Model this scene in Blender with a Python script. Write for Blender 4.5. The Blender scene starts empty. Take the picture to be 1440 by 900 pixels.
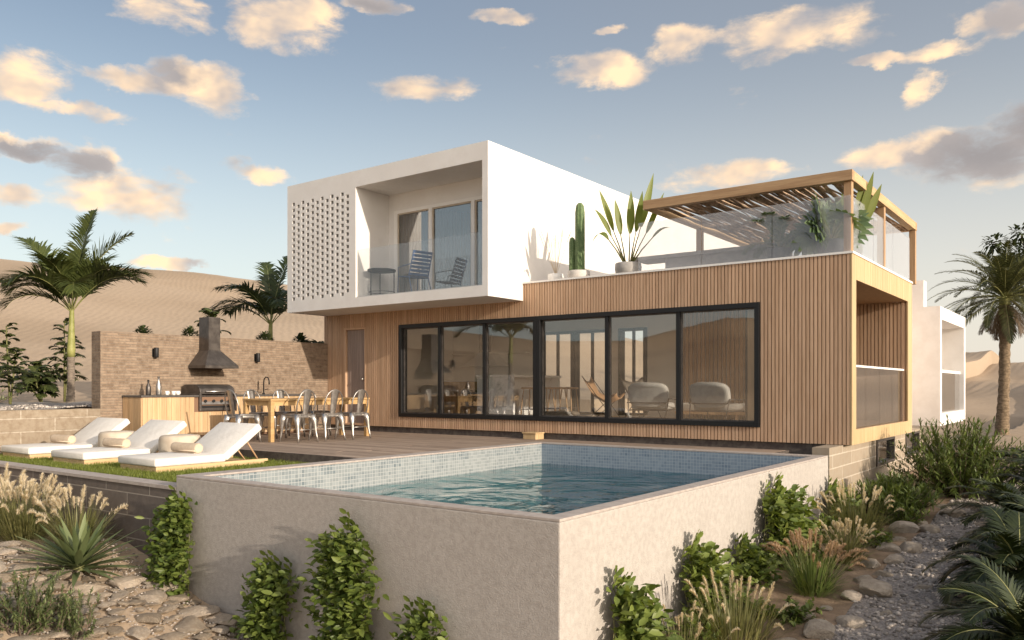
import bpy, bmesh, math, random
import numpy as np
from mathutils import Vector, Matrix, noise as mnoise

random.seed(7)
RNG = np.random.default_rng(11)
scene = bpy.context.scene
COL = scene.collection
R = math.radians

# ------------------------------------------------------------------ meshes
class MB:
    """Collects boxes, tubes, leaves ... and links them as ONE mesh object."""
    def __init__(s):
        s.v = []; s.f = []; s.m = []; s.smooth = []
    def add(s, verts, faces, mi=0, smooth=False):
        o = len(s.v)
        s.v.extend([tuple(p) for p in verts])
        for f in faces:
            s.f.append(tuple(i + o for i in f)); s.m.append(mi); s.smooth.append(smooth)
    def box(s, x0, x1, y0, y1, z0, z1, mi=0):
        if x0 > x1: x0, x1 = x1, x0
        if y0 > y1: y0, y1 = y1, y0
        if z0 > z1: z0, z1 = z1, z0
        v = [(x0,y0,z0),(x1,y0,z0),(x1,y1,z0),(x0,y1,z0),(x0,y0,z1),(x1,y0,z1),(x1,y1,z1),(x0,y1,z1)]
        s.add(v, [(0,3,2,1),(4,5,6,7),(0,1,5,4),(1,2,6,5),(2,3,7,6),(3,0,4,7)], mi)
    def obox(s, c, ax, ay, az, mi=0):
        """oriented box: centre and three half-extent vectors"""
        c, ax, ay, az = map(Vector, (c, ax, ay, az))
        v = [c + ax*i + ay*j + az*k for k in (-1,1) for (i,j) in ((-1,-1),(1,-1),(1,1),(-1,1))]
        s.add(v, [(0,3,2,1),(4,5,6,7),(0,1,5,4),(1,2,6,5),(2,3,7,6),(3,0,4,7)], mi)
    def rbox(s, x0, x1, y0, y1, z0, z1, r=.02, seg=3, mi=0, M=None, bulge=0.0):
        """rounded box (bevelled cube), optional matrix, optional pillow bulge"""
        bm = bmesh.new()
        bmesh.ops.create_cube(bm, size=1)
        for v in bm.verts:
            v.co = Vector(((x0+x1)/2 + v.co.x*(x1-x0), (y0+y1)/2 + v.co.y*(y1-y0), (z0+z1)/2 + v.co.z*(z1-z0)))
        bmesh.ops.bevel(bm, geom=bm.edges[:], offset=r, segments=seg, profile=.5, affect='EDGES')
        if bulge:
            bmesh.ops.subdivide_edges(bm, edges=bm.edges[:], cuts=1, use_grid_fill=True)
            cx, cy, cz = (x0+x1)/2, (y0+y1)/2, (z0+z1)/2
            for v in bm.verts:
                a = (v.co.x-cx)/(x1-x0)*2; b = (v.co.y-cy)/(y1-y0)*2
                v.co.z += bulge*(1-a*a)*(1-b*b)*(1 if v.co.z > cz else -.2)
        bm.verts.index_update()
        s.add([(M @ v.co) if M else v.co.copy() for v in bm.verts], [[v.index for v in f.verts] for f in bm.faces], mi, True)
        bm.free()
    def tube(s, pts, rad, n=8, mi=0, cap=True, smooth=True):
        pts = [Vector(p) for p in pts]
        if not hasattr(rad, '__len__'): rad = [rad]*len(pts)
        o = len(s.v); prev = None
        for i, p in enumerate(pts):
            t = (pts[min(i+1, len(pts)-1)] - pts[max(i-1, 0)]).normalized()
            a = prev if prev is not None else (Vector((0,0,1)) if abs(t.z) < .9 else Vector((1,0,0)))
            b = (a - t*a.dot(t)).normalized(); prev = b; c = t.cross(b)
            for k in range(n):
                th = 2*math.pi*k/n
                s.v.append(tuple(p + (b*math.cos(th) + c*math.sin(th))*rad[i]))
        for i in range(len(pts)-1):
            for k in range(n):
                s.f.append((o+i*n+k, o+i*n+(k+1) % n, o+(i+1)*n+(k+1) % n, o+(i+1)*n+k)); s.m.append(mi); s.smooth.append(smooth)
        if cap:
            s.f.append(tuple(o+k for k in range(n))[::-1]); s.m.append(mi); s.smooth.append(False)
            e = o+(len(pts)-1)*n
            s.f.append(tuple(e+k for k in range(n))); s.m.append(mi); s.smooth.append(False)
    def lathe(s, prof, c=(0,0,0), n=20, mi=0, lobes=0, lobe=0.0):
        o = len(s.v)
        for (r, z) in prof:
            for k in range(n):
                th = 2*math.pi*k/n
                rr = r*(1+lobe*math.cos(lobes*th)) if lobes else r
                s.v.append((c[0]+rr*math.cos(th), c[1]+rr*math.sin(th), c[2]+z))
        for i in range(len(prof)-1):
            for k in range(n):
                s.f.append((o+i*n+k, o+i*n+(k+1) % n, o+(i+1)*n+(k+1) % n, o+(i+1)*n+k)); s.m.append(mi); s.smooth.append(True)
        s.f.append(tuple(o+k for k in range(n))[::-1]); s.m.append(mi); s.smooth.append(False)
        e = o+(len(prof)-1)*n
        s.f.append(tuple(e+k for k in range(n))); s.m.append(mi); s.smooth.append(False)
    def leaf(s, p, d, nrm, L, W, fold=.15, droop=.15, mi=0):
        """one broad leaf: 6 faces, folded along its rib and drooping to its tip"""
        p = Vector(p); d = Vector(d).normalized(); nrm = Vector(nrm)
        sd = d.cross(nrm)
        if sd.length < 1e-4: sd = d.cross(Vector((.3,.5,.8)))
        sd.normalize(); up = sd.cross(d)
        dn = Vector((0,0,-1))
        a = p + d*L*.30 + dn*L*droop*.08; b = p + d*L*.68 + dn*L*droop*.45; t = p + d*L + dn*L*droop
        v = [p, a+sd*W*.42+up*W*fold, a, a-sd*W*.42+up*W*fold, b+sd*W*.40+up*W*fold, b, b-sd*W*.40+up*W*fold, t]
        s.add(v, [(0,2,1),(0,3,2),(1,2,5,4),(2,3,6,5),(4,5,7),(5,6,7)], mi, True)
    def blade(s, p, d, L, W, droop=.4, seg=4, mi=0, side=None, fold=0.0, wid=(.7,1,.9,.55,.03)):
        """narrow curved strip that bends under its weight"""
        p = Vector(p); d = Vector(d).normalized()
        if side is None:
            side = d.cross(Vector((0,0,1)))
            if side.length < 1e-3: side = Vector((1,0,0))
        side = Vector(side).normalized()
        up = side.cross(d)
        o = len(s.v); q = p.copy()
        for i in range(seg+1):
            t = i/seg
            w = np.interp(t, np.linspace(0,1,len(wid)), wid)*W*.5
            c = p + d*L*t + Vector((0,0,-1))*L*droop*t*t
            if fold:
                s.v += [tuple(c+side*w+up*w*fold), tuple(c), tuple(c-side*w+up*w*fold)]
            else:
                s.v += [tuple(c+side*w), tuple(c-side*w)]
        k = 3 if fold else 2
        for i in range(seg):
            for j in range(k-1):
                s.f.append((o+i*k+j, o+i*k+j+1, o+(i+1)*k+j+1, o+(i+1)*k+j)); s.m.append(mi); s.smooth.append(True)
    def build(s, name, mats, parent=None, bevel=0, local=False):
        if not isinstance(mats, (list, tuple)): mats = [mats]
        off = Vector((0,0,0))
        if not local:
            q = parent
            while q is not None:
                off += q.location; q = q.parent
        me = bpy.data.meshes.new(name)
        arr = np.array(s.v, dtype=np.float64).reshape(-1, 3) - np.array(off)
        me.from_pydata(arr.tolist(), [], s.f)
        for m in mats: me.materials.append(m)
        me.polygons.foreach_set('material_index', s.m)
        me.polygons.foreach_set('use_smooth', s.smooth)
        me.update()
        ob = bpy.data.objects.new(name, me); COL.objects.link(ob)
        if parent is not None: ob.parent = parent
        if bevel:
            bv = ob.modifiers.new('edge', 'BEVEL'); bv.width = bevel; bv.segments = 2; bv.limit_method = 'ANGLE'; bv.angle_limit = R(50)
        return ob

def tag(o, label, cat, group=None, kind=None):
    if label: o['label'] = label
    if cat: o['category'] = cat
    if group: o['group'] = group
    if kind: o['kind'] = kind
    return o
def thing(name, label, cat, loc=(0,0,0), rz=0, group=None):
    o = bpy.data.objects.new(name, None); COL.objects.link(o)
    o.empty_display_size = .2
    o.location = loc; o.rotation_euler = (0,0,rz)
    return tag(o, label, cat, group)
def structure(o):
    o['kind'] = 'structure'; return o
def kids(o):
    return [c for c in bpy.data.objects if c.parent == o]
def dup(root, loc=None, rz=None, label=None, scale=None):
    r = root.copy(); COL.objects.link(r)
    if loc is not None: r.location = loc
    if rz is not None: r.rotation_euler = (0,0,rz)
    if scale is not None: r.scale = (scale,)*3 if not hasattr(scale, '__len__') else scale
    if label: r['label'] = label
    for ch in kids(root):
        c = ch.copy(); COL.objects.link(c); c.parent = r
        for g in kids(ch):
            d = g.copy(); COL.objects.link(d); d.parent = c
    return r

# ------------------------------------------------------------------ materials
def newmat(name):
    m = bpy.data.materials.new(name); m.use_nodes = True
    nt = m.node_tree; nt.nodes.clear()
    out = nt.nodes.new('ShaderNodeOutputMaterial')
    return m, nt, out
def nd(nt, typ, **kw):
    n = nt.nodes.new(typ)
    for k, v in kw.items():
        if k.startswith('_'): setattr(n, k[1:], v)
        else:
            key = k
            if k[0] == 'i' and k[1:].isdigit(): key = int(k[1:])
            else: key = k.replace('__', ' ')
            inp = n.inputs[key]
            if isinstance(v, bpy.types.NodeSocket): nt.links.new(v, inp)
            else: inp.default_value = v
    return n
def c4(c): return (c[0], c[1], c[2], 1)
def mth(nt, op, a, b=None, c=None, clamp=False):
    n = nt.nodes.new('ShaderNodeMath'); n.operation = op; n.use_clamp = clamp
    for i, x in enumerate((a, b, c)):
        if x is None: continue
        if isinstance(x, bpy.types.NodeSocket): nt.links.new(x, n.inputs[i])
        else: n.inputs[i].default_value = x
    return n.outputs[0]
def mix(nt, f, a, b, blend='MIX'):
    n = nt.nodes.new('ShaderNodeMix'); n.data_type = 'RGBA'; n.blend_type = blend
    for i, x in ((0, f), (6, a), (7, b)):
        if isinstance(x, bpy.types.NodeSocket): nt.links.new(x, n.inputs[i])
        else: n.inputs[i].default_value = c4(x) if i else x
    return n.outputs[2]
def smooth(nt, x, lo, hi):
    n = nt.nodes.new('ShaderNodeMapRange'); n.interpolation_type = 'SMOOTHSTEP'
    nt.links.new(x, n.inputs[0]); n.inputs[1].default_value = lo; n.inputs[2].default_value = hi
    return n.outputs[0]
def coords(nt, scale=(1,1,1), rot=(0,0,0)):
    tc = nd(nt, 'ShaderNodeTexCoord')
    mp = nd(nt, 'ShaderNodeMapping'); mp.inputs['Scale'].default_value = scale; mp.inputs['Rotation'].default_value = rot
    nt.links.new(tc.outputs['Object'], mp.inputs['Vector'])
    return mp.outputs[0]
def noise(nt, vec, scale, detail=5, rough=.55):
    return nd(nt, 'ShaderNodeTexNoise', Vector=vec, Scale=scale, Detail=detail, Roughness=rough).outputs[0]
def bump(nt, h, strength, dist=.01):
    return nd(nt, 'ShaderNodeBump', Height=h, Strength=strength, Distance=dist).outputs[0]

def pbr(name, c1, c2=None, scale=4, rough=.7, bmp=0, bscale=60, bdist=.01, stretch=(1,1,1), island=0.0, metal=0, spec=.35, lo=.35, hi=.65, big=None, rvar=.0, objvar=0):
    """two-tone noise surface with bump; big=(colour, scale, amount) adds broad stains"""
    m, nt, out = newmat(name)
    v = coords(nt, stretch)
    n1 = noise(nt, v, scale, 7, .6)
    col = mix(nt, smooth(nt, n1, lo, hi), c1, c2 or c1)
    if big:
        n2 = noise(nt, v, big[1], 4, .6)
        col = mix(nt, mth(nt, 'MULTIPLY', smooth(nt, n2, .45, .7), big[2]), col, big[0])
    if island:
        g = nd(nt, 'ShaderNodeNewGeometry')
        r_ = mth(nt, 'MULTIPLY_ADD', g.outputs['Random Per Island'], 2*island, 1-island)
        cb = nd(nt, 'ShaderNodeCombineColor', Red=r_, Green=r_, Blue=r_)
        col = mix(nt, 1.0, col, cb.outputs[0], 'MULTIPLY')
    if objvar:
        oi = nd(nt, 'ShaderNodeObjectInfo'); r_ = mth(nt, 'MULTIPLY_ADD', oi.outputs['Random'], 2*objvar, 1-objvar)
        cb = nd(nt, 'ShaderNodeCombineColor', Red=r_, Green=mth(nt, 'POWER', r_, 1.06), Blue=mth(nt, 'POWER', r_, 1.2)); col = mix(nt, 1.0, col, cb.outputs[0], 'MULTIPLY')
    p = nd(nt, 'ShaderNodeBsdfPrincipled', Base__Color=col, Roughness=rough, Metallic=metal, Specular__IOR__Level=spec)
    if rvar:
        nt.links.new(mth(nt, 'MULTIPLY_ADD', n1, rvar*2, rough-rvar), p.inputs['Roughness'])
    if bmp:
        h = noise(nt, v, bscale, 6, .65)
        nt.links.new(bump(nt, h, bmp, bdist), p.inputs['Normal'])
    nt.links.new(p.outputs[0], out.inputs[0])
    return m

def wood(name, c1, c2, grain_axis='z', island=.16, rough=.6, scale=1.0, bmp=.25):
    m, nt, out = newmat(name)
    st = {'z': (1,1,.06), 'x': (.06,1,1), 'y': (1,.06,1)}[grain_axis]
    tc = nd(nt, 'ShaderNodeTexCoord'); g = nd(nt, 'ShaderNodeNewGeometry')
    mp = nd(nt, 'ShaderNodeMapping'); mp.inputs['Scale'].default_value = tuple(a*scale for a in st)
    nt.links.new(tc.outputs['Object'], mp.inputs['Vector'])
    off = nd(nt, 'ShaderNodeVectorMath', _operation='SCALE'); off.inputs[0].default_value = (17, 31, 11)
    nt.links.new(g.outputs['Random Per Island'], off.inputs['Scale'])
    ad = nd(nt, 'ShaderNodeVectorMath', _operation='ADD'); nt.links.new(mp.outputs[0], ad.inputs[0]); nt.links.new(off.outputs[0], ad.inputs[1])
    n1 = noise(nt, ad.outputs[0], 14, 6, .65); n2 = noise(nt, ad.outputs[0], 60, 3, .6)
    f = mth(nt, 'ADD', mth(nt, 'MULTIPLY', n1, .7), mth(nt, 'MULTIPLY', n2, .3))
    col = mix(nt, smooth(nt, f, .35, .66), c1, c2)
    r_ = mth(nt, 'MULTIPLY_ADD', g.outputs['Random Per Island'], 2*island, 1-island)
    cb = nd(nt, 'ShaderNodeCombineColor', Red=r_, Green=r_, Blue=r_)
    col = mix(nt, 1.0, col, cb.outputs[0], 'MULTIPLY')
    p = nd(nt, 'ShaderNodeBsdfPrincipled', Base__Color=col, Roughness=rough, Specular__IOR__Level=.3)
    nt.links.new(bump(nt, f, bmp, .006), p.inputs['Normal'])
    nt.links.new(p.outputs[0], out.inputs[0])
    return m

def leafmat(name, c1, c2, trans=.3, rough=.45, tip=None):
    m, nt, out = newmat(name)
    g = nd(nt, 'ShaderNodeNewGeometry'); oi = nd(nt, 'ShaderNodeObjectInfo')
    f = mth(nt, 'MULTIPLY_ADD', g.outputs['Random Per Island'], .8, mth(nt, 'MULTIPLY', oi.outputs['Random'], .2))
    n1 = noise(nt, coords(nt), 3.0, 3)
    f = mth(nt, 'ADD', mth(nt, 'MULTIPLY', f, .65), mth(nt, 'MULTIPLY', n1, .35))
    col = mix(nt, smooth(nt, f, .15, .85), c1, c2)
    p = nd(nt, 'ShaderNodeBsdfPrincipled', Base__Color=col, Roughness=rough, Specular__IOR__Level=.35)
    t = nd(nt, 'ShaderNodeBsdfTranslucent', Color=mix(nt, 1.0, col, (1.3,1.25,.6), 'MULTIPLY'))
    ms = nd(nt, 'ShaderNodeMixShader', i0=trans); nt.links.new(p.outputs[0], ms.inputs[1]); nt.links.new(t.outputs[0], ms.inputs[2])
    nt.links.new(ms.outputs[0], out.inputs[0])
    return m

def glass(name, tint=(.93,.96,.95), f0=.06, k=1.0, sun_veil=0.0, sun_veil_col=(.8,.85,.9), wob=0):
    """architectural glass: clear transmission plus mirror reflection that grows at grazing angles"""
    m, nt, out = newmat(name)
    lw = nd(nt, 'ShaderNodeLayerWeight', Blend=.5)
    f = mth(nt, 'MULTIPLY_ADD', mth(nt, 'POWER', lw.outputs['Facing'], 4.0), k*(1-f0), f0, clamp=True)
    t = nd(nt, 'ShaderNodeBsdfTransparent', Color=c4(tint)); gl = nd(nt, 'ShaderNodeBsdfGlossy', Roughness=.005)
    base = t.outputs[0]
    if sun_veil:  # white scatter mixed in as the veil of sun glare on the glass
        df = nd(nt, 'ShaderNodeBsdfDiffuse', Color=c4(sun_veil_col)); tl = nd(nt, 'ShaderNodeBsdfTranslucent', Color=c4(sun_veil_col))
        m1 = nd(nt, 'ShaderNodeMixShader', i0=.5); nt.links.new(df.outputs[0], m1.inputs[1]); nt.links.new(tl.outputs[0], m1.inputs[2])
        m0 = nd(nt, 'ShaderNodeMixShader', i0=sun_veil); nt.links.new(base, m0.inputs[1]); nt.links.new(m1.outputs[0], m0.inputs[2]); base = m0.outputs[0]
    ms = nd(nt, 'ShaderNodeMixShader', i0=f); nt.links.new(base, ms.inputs[1]); nt.links.new(gl.outputs[0], ms.inputs[2])
    nt.links.new(ms.outputs[0], out.inputs[0])
    return m

def brickmat(name, plane, ca, cb, cm, bw, bh, mortar, rough=.85, bmp=.6, noise_amt=.35, offset=.5, vary=None, wobble=0):
    """courses of bricks or blocks; plane 'xz' or 'yz' picks the two world axes of the wall"""
    m, nt, out = newmat(name)
    tc = nd(nt, 'ShaderNodeTexCoord'); sp = nd(nt, 'ShaderNodeSeparateXYZ'); nt.links.new(tc.outputs['Object'], sp.inputs[0])
    cx = nd(nt, 'ShaderNodeCombineXYZ')
    if plane == 'box':   # joints that run on round the corner of a thing
        nt.links.new(mth(nt, 'ADD', sp.outputs[0], sp.outputs[1]), cx.inputs[0])
    else:
        nt.links.new(sp.outputs[0 if plane[0] == 'x' else 1], cx.inputs[0])
    nt.links.new(sp.outputs[1 if plane[1] == 'y' else 2], cx.inputs[1])
    bv = cx.outputs[0]
    if wobble:
        wn = nd(nt, 'ShaderNodeTexNoise', Vector=bv, Scale=6.0, Detail=3.0); va = nd(nt, 'ShaderNodeVectorMath', _operation='MULTIPLY_ADD')
        nt.links.new(wn.outputs['Color'], va.inputs[0]); va.inputs[1].default_value = (wobble*4, wobble, 0); nt.links.new(bv, va.inputs[2]); bv = va.outputs[0]
    b = nd(nt, 'ShaderNodeTexBrick', _offset=offset, Vector=bv, Color1=c4(ca), Color2=c4(cb), Mortar=c4(cm), Scale=1.0,
           Mortar__Size=mortar, Mortar__Smooth=.15, Bias=0.0, Brick__Width=bw, Row__Height=bh)
    v = coords(nt)
    n1 = noise(nt, v, 9, 7, .65); n2 = noise(nt, v, 70, 5, .7)
    col = mix(nt, mth(nt, 'MULTIPLY', smooth(nt, n1, .35, .7), noise_amt), b.outputs[0], vary or tuple(x*.55 for x in ca))
    p = nd(nt, 'ShaderNodeBsdfPrincipled', Base__Color=col, Roughness=rough, Specular__IOR__Level=.25)
    h = mth(nt, 'ADD', mth(nt, 'MULTIPLY', b.outputs[1], -1.0), mth(nt, 'MULTIPLY', n2, .5))
    nt.links.new(bump(nt, h, bmp, .008), p.inputs['Normal'])
    nt.links.new(p.outputs[0], out.inputs[0])
    return m

M = {}
M['slat'] = wood('slat_wood', (.46,.295,.185), (.60,.41,.275), 'z', .10)
M['slat_back'] = pbr('slat_backing', (.21,.125,.08), rough=.9)
M['pale_wood'] = wood('pale_wood', (.47,.33,.17), (.60,.44,.25), 'z', .05, .5)
M['beam'] = wood('beam_wood', (.36,.22,.12), (.52,.35,.2), 'x', .1, .65)
M['beam_y'] = wood('beam_wood_along', (.46,.31,.16), (.6,.43,.24), 'y', .1, .65)
M['post'] = wood('post_wood', (.36,.22,.12), (.5,.33,.19), 'z', .1, .65)
M['stick'] = pbr('stick_wood', (.24,.155,.095), (.46,.33,.22), 6, .8, .4, 40, island=.35)
M['deck'] = wood('deck_boards', (.255,.19,.145), (.38,.295,.23), 'x', .2, .75, bmp=.4)
M['deck_edge'] = pbr('deck_edge_stone', (.07,.055,.05), (.12,.10,.085), 8, .85, .3)
M['white'] = pbr('white_render', (.74,.715,.685), (.79,.77,.745), 2.6, .85, .22, 60, .006, big=((.68,.645,.61), 1.3, .4))
M['white_smooth'] = pbr('white_paint', (.82,.80,.77), (.86,.84,.81), 2, .6)
M['annex'] = pbr('annex_render', (.74,.68,.63), (.80,.745,.70), 3, .85, .2, 80, .005)
M['stucco'] = pbr('pool_stucco', (.385,.35,.318), (.445,.41,.375), 18, .9, .6, 62, .012, big=((.35,.315,.285), .8, .35))
M['coping'] = pbr('coping_stone', (.36,.31,.28), (.44,.39,.35), 10, .7, .2, 80)
M['tan_block'] = brickmat('tan_block', 'yz', (.32,.265,.20), (.27,.22,.165), (.46,.40,.325), 1.15, .235, .012, noise_amt=.75, vary=(.21,.155,.105), bmp=.9)
M['base_block'] = brickmat('base_block', 'yz', (.37,.31,.24), (.31,.26,.20), (.50,.44,.36), 1.1, .20, .012, noise_amt=.4, vary=(.30,.22,.15))
M['dark_block'] = brickmat('dark_block', 'xz', (.145,.12,.105), (.12,.10,.09), (.34,.30,.26), 1.03, .275, .008, noise_amt=.5, vary=(.20,.17,.145))
M['brick'] = brickmat('thin_brick', 'box', (.285,.205,.145), (.165,.115,.08), (.225,.178,.138), .23, .052, .007, noise_amt=.6, vary=(.375,.295,.22), bmp=1.3, wobble=.012, offset=.37)
M['black_metal'] = pbr('black_frame', (.009,.009,.010), rough=.4, spec=.4)
M['dark_metal'] = pbr('dark_steel', (.09,.08,.075), (.14,.125,.115), 6, .42, metal=.7, rvar=.08)
M['steel'] = pbr('brushed_steel', (.50,.475,.45), (.62,.595,.565), 8, .34, metal=.9, rvar=.08)
M['gunmetal'] = pbr('worn_gunmetal', (.33,.31,.29), (.45,.425,.40), 9, .40, metal=.85, rvar=.1)
M['black'] = pbr('black_plastic', (.012,.012,.013), rough=.5)
M['counter_wood'] = wood('counter_boards', (.46,.30,.16), (.60,.42,.25), 'z', .12, .6)
M['counter_top'] = pbr('dark_worktop', (.07,.065,.06), (.1,.09,.085), 20, .4)
M['door_wood'] = wood('grey_door', (.24,.185,.16), (.34,.27,.235), 'z', .05, .6)
M['table_wood'] = wood('table_wood', (.42,.26,.11), (.56,.37,.18), 'y', .08, .5)
M['cushion'] = pbr('cream_canvas', (.70,.665,.61), (.77,.735,.68), 5, .95, .35, 14, .02)
M['pouf'] = pbr('beige_canvas', (.50,.42,.33), (.58,.50,.40), 6, .95, .3, 140, .004)
M['towel'] = pbr('tan_towel', (.52,.41,.30), (.60,.49,.37), 10, .98, .5, 200, .004)
M['lounger_frame'] = wood('lounger_wood', (.48,.33,.17), (.62,.45,.26), 'y', .1, .6)
M['grey_fabric'] = pbr('grey_fabric', (.36,.34,.32), (.42,.40,.37), 12, .95, .2, 150)
M['leather'] = pbr('tan_leather', (.36,.21,.11), (.45,.27,.15), 6, .5)
M['sheepskin'] = pbr('dark_fleece', (.10,.085,.07), (.16,.135,.11), 20, .95, .6, 80)
M['marble'] = pbr('veined_marble', (.72,.70,.69), (.42,.40,.40), 2.2, .25, lo=.56, hi=.66)
M['plaster'] = pbr('interior_plaster', (.84,.81,.76), (.87,.84,.79), 3, .9)
M['int_floor'] = wood('floor_oak', (.42,.28,.17), (.52,.36,.23), 'x', .1, .4)
M['int_wood'] = wood('interior_oak', (.40,.25,.14), (.52,.34,.20), 'z', .1, .5)
M['blue'] = pbr('blue_straps', (.045,.085,.19), (.065,.115,.24), 8, .5)
M['ceramic'] = pbr('grey_pot', (.30,.285,.27), (.38,.36,.34), 9, .7, .15)
M['cream_pot'] = pbr('cream_pot', (.52,.48,.44), (.58,.54,.50), 9, .7, .15)
M['dark_pot'] = pbr('dark_planter', (.09,.095,.11), (.12,.125,.14), 9, .6)
M['window'] = glass('window_glass', (.98,.985,.98), .11, 1.1)
M['pane_up'] = glass('clear_pane_glass', (.96,.97,.97), .05, 1.0)
M['pane_sky'] = glass('upper_pane_glass', (.80,.83,.86), .24, 1.0)
M['rail_glass'] = glass('rail_glass', (.96,.965,.97), .06, .8, .21, (.86,.84,.87))
M['balcony_glass'] = glass('balcony_glass', (.96,.965,.97), .05, .8, .05, (.86,.86,.90))
M['side_glass'] = glass('side_rail_glass', (.96,.97,.98), .04, .5, .28, (.92,.93,.96))
M['loggia_glass'] = glass('loggia_glass', (.97,.96,.95), .36, .7, .10, (.84,.77,.71))
M['stone'] = pbr('flagstone', (.33,.262,.195), (.45,.375,.29), 5, .9, .9, 22, .03, big=((.23,.185,.145), 3, .6), objvar=.28)
M['boulder'] = pbr('boulder_stone', (.34,.285,.225), (.47,.40,.32), 4, .9, .9, 18, .03, big=((.24,.20,.16), 3, .5), objvar=.22)
M['pebble'] = pbr('pebble', (.27,.24,.215), (.42,.375,.335), 3, .9, island=.5)
M['gravel'] = pbr('gravel', (.22,.195,.18), (.38,.34,.31), 40, .95, 1.0, 60, .02)
M['gravel_pale'] = pbr('gravel_pale', (.25,.22,.20), (.40,.36,.32), 45, .95, 1.0, 60, .02)
M['soil'] = pbr('soil', (.20,.14,.09), (.30,.215,.145), 6, .95, .7, 30, .02)
M['lawn_base'] = pbr('lawn_base', (.05,.07,.018), (.09,.11,.03), 12, .95)
M['hollow_shade'] = pbr('painted_hollow_shade', (.05,.045,.04), rough=.9)  # dark colour painted in for the unlit hollow behind the screen holes
M['trunk'] = pbr('palm_trunk', (.15,.12,.095), (.26,.215,.17), 8, .9, .6, 30, .02, stretch=(1,1,3))
M['crownshaft'] = pbr('crownshaft', (.24,.25,.07), (.34,.33,.12), 6, .5)
M['date_trunk'] = pbr('date_trunk', (.13,.095,.06), (.27,.20,.13), 9, .95, .9, 20, .03, stretch=(1,1,2))
M['bark'] = pbr('bark', (.09,.065,.05), (.16,.12,.09), 8, .95, .5)
M['stem'] = pbr('stem_green', (.14,.15,.05), (.20,.19,.08), 8, .7)
M['rachis'] = pbr('frond_rib', (.20,.21,.07), (.28,.27,.11), 8, .6)
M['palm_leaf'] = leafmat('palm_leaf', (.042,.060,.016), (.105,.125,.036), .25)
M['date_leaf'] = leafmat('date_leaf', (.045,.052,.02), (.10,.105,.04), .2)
M['shade_leaf'] = leafmat('shaded_palm_leaf', (.016,.027,.009), (.045,.06,.02), .2)  # leaf colour darkened for the shade over the palms by the path
M['bed_leaf'] = leafmat('bed_leaf', (.04,.055,.017), (.10,.12,.038), .25)
M['dry_frond'] = leafmat('dry_frond', (.11,.075,.045), (.17,.12,.075), .2)
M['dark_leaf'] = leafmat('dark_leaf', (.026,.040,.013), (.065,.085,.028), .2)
M['ivy_leaf'] = leafmat('ivy_leaf', (.075,.115,.022), (.19,.235,.055), .3)
M['banana_leaf'] = leafmat('banana_leaf', (.09,.13,.02), (.19,.22,.05), .35)
M['monstera_leaf'] = leafmat('monstera_leaf', (.09,.145,.075), (.19,.26,.13), .25)
M['agave_leaf'] = leafmat('agave_leaf', (.085,.115,.045), (.23,.265,.125), .12)
M['conifer_leaf'] = leafmat('feather_leaf', (.075,.115,.028), (.17,.215,.06), .25)
M['grass_blade'] = leafmat('grass_blade', (.11,.12,.04), (.25,.235,.10), .3)
M['grass_green'] = leafmat('lawn_blade', (.10,.135,.022), (.22,.25,.055), .35)
M['plume'] = leafmat('pale_plume', (.64,.55,.43), (.78,.70,.58), .3, .9)
M['plume_red'] = leafmat('russet_plume', (.42,.29,.20), (.58,.43,.31), .3, .9)
M['pampas'] = leafmat('pampas', (.60,.50,.38), (.72,.62,.50), .3, .9)
M['cactus'] = pbr('cactus_skin', (.075,.125,.05), (.13,.19,.08), 12, .6, .4, 60)
M['sage'] = leafmat('sage_leaf', (.11,.145,.055), (.20,.235,.10), .25)
SUN_E = 3.4; SKY_S = .13; EXPO = .5
SKY_TINT = (1.05, 1.0, .92)
HOR_L = (4.4, 4.65, 4.55); HOR_R = (4.9, 4.5, 4.0)
ZEN_L = (1.32, 1.65, 2.25); ZEN_R = (1.9, 2.0, 2.25)
CL_LIT = (7.4, 5.3, 3.3); CL_GREY = (3.3, 2.9, 2.7); CL_DARK = (1.9, 1.75, 1.75)
GLOW = (9.8, 8.4, 7.0)
# ------------------------------------------------------------------ camera, sun, sky
CAMZ = 1.02
YAW = R(36.55)
cam_d = bpy.data.cameras.new('camera'); cam = bpy.data.objects.new('camera', cam_d); COL.objects.link(cam)
cam.location = (0,0,CAMZ); cam.rotation_euler = (R(90), 0, YAW)
cam_d.sensor_width = 36; cam_d.lens = 1141/1440*36; cam_d.shift_y = 95/1440
cam_d.clip_end = 5000; cam_d.clip_start = .05
scene.camera = cam

SUN = Vector((5.86, -.69, 1.55)).normalized()      # direction towards the sun
sun_d = bpy.data.lights.new('sun', 'SUN'); sun = bpy.data.objects.new('sun', sun_d); COL.objects.link(sun)
sun_d.energy = SUN_E; sun_d.angle = R(.6); sun_d.color = (1.0, .87, .71)
sun.rotation_euler = SUN.to_track_quat('Z', 'Y').to_euler(); sun.location = (30, -5, 20)

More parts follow.
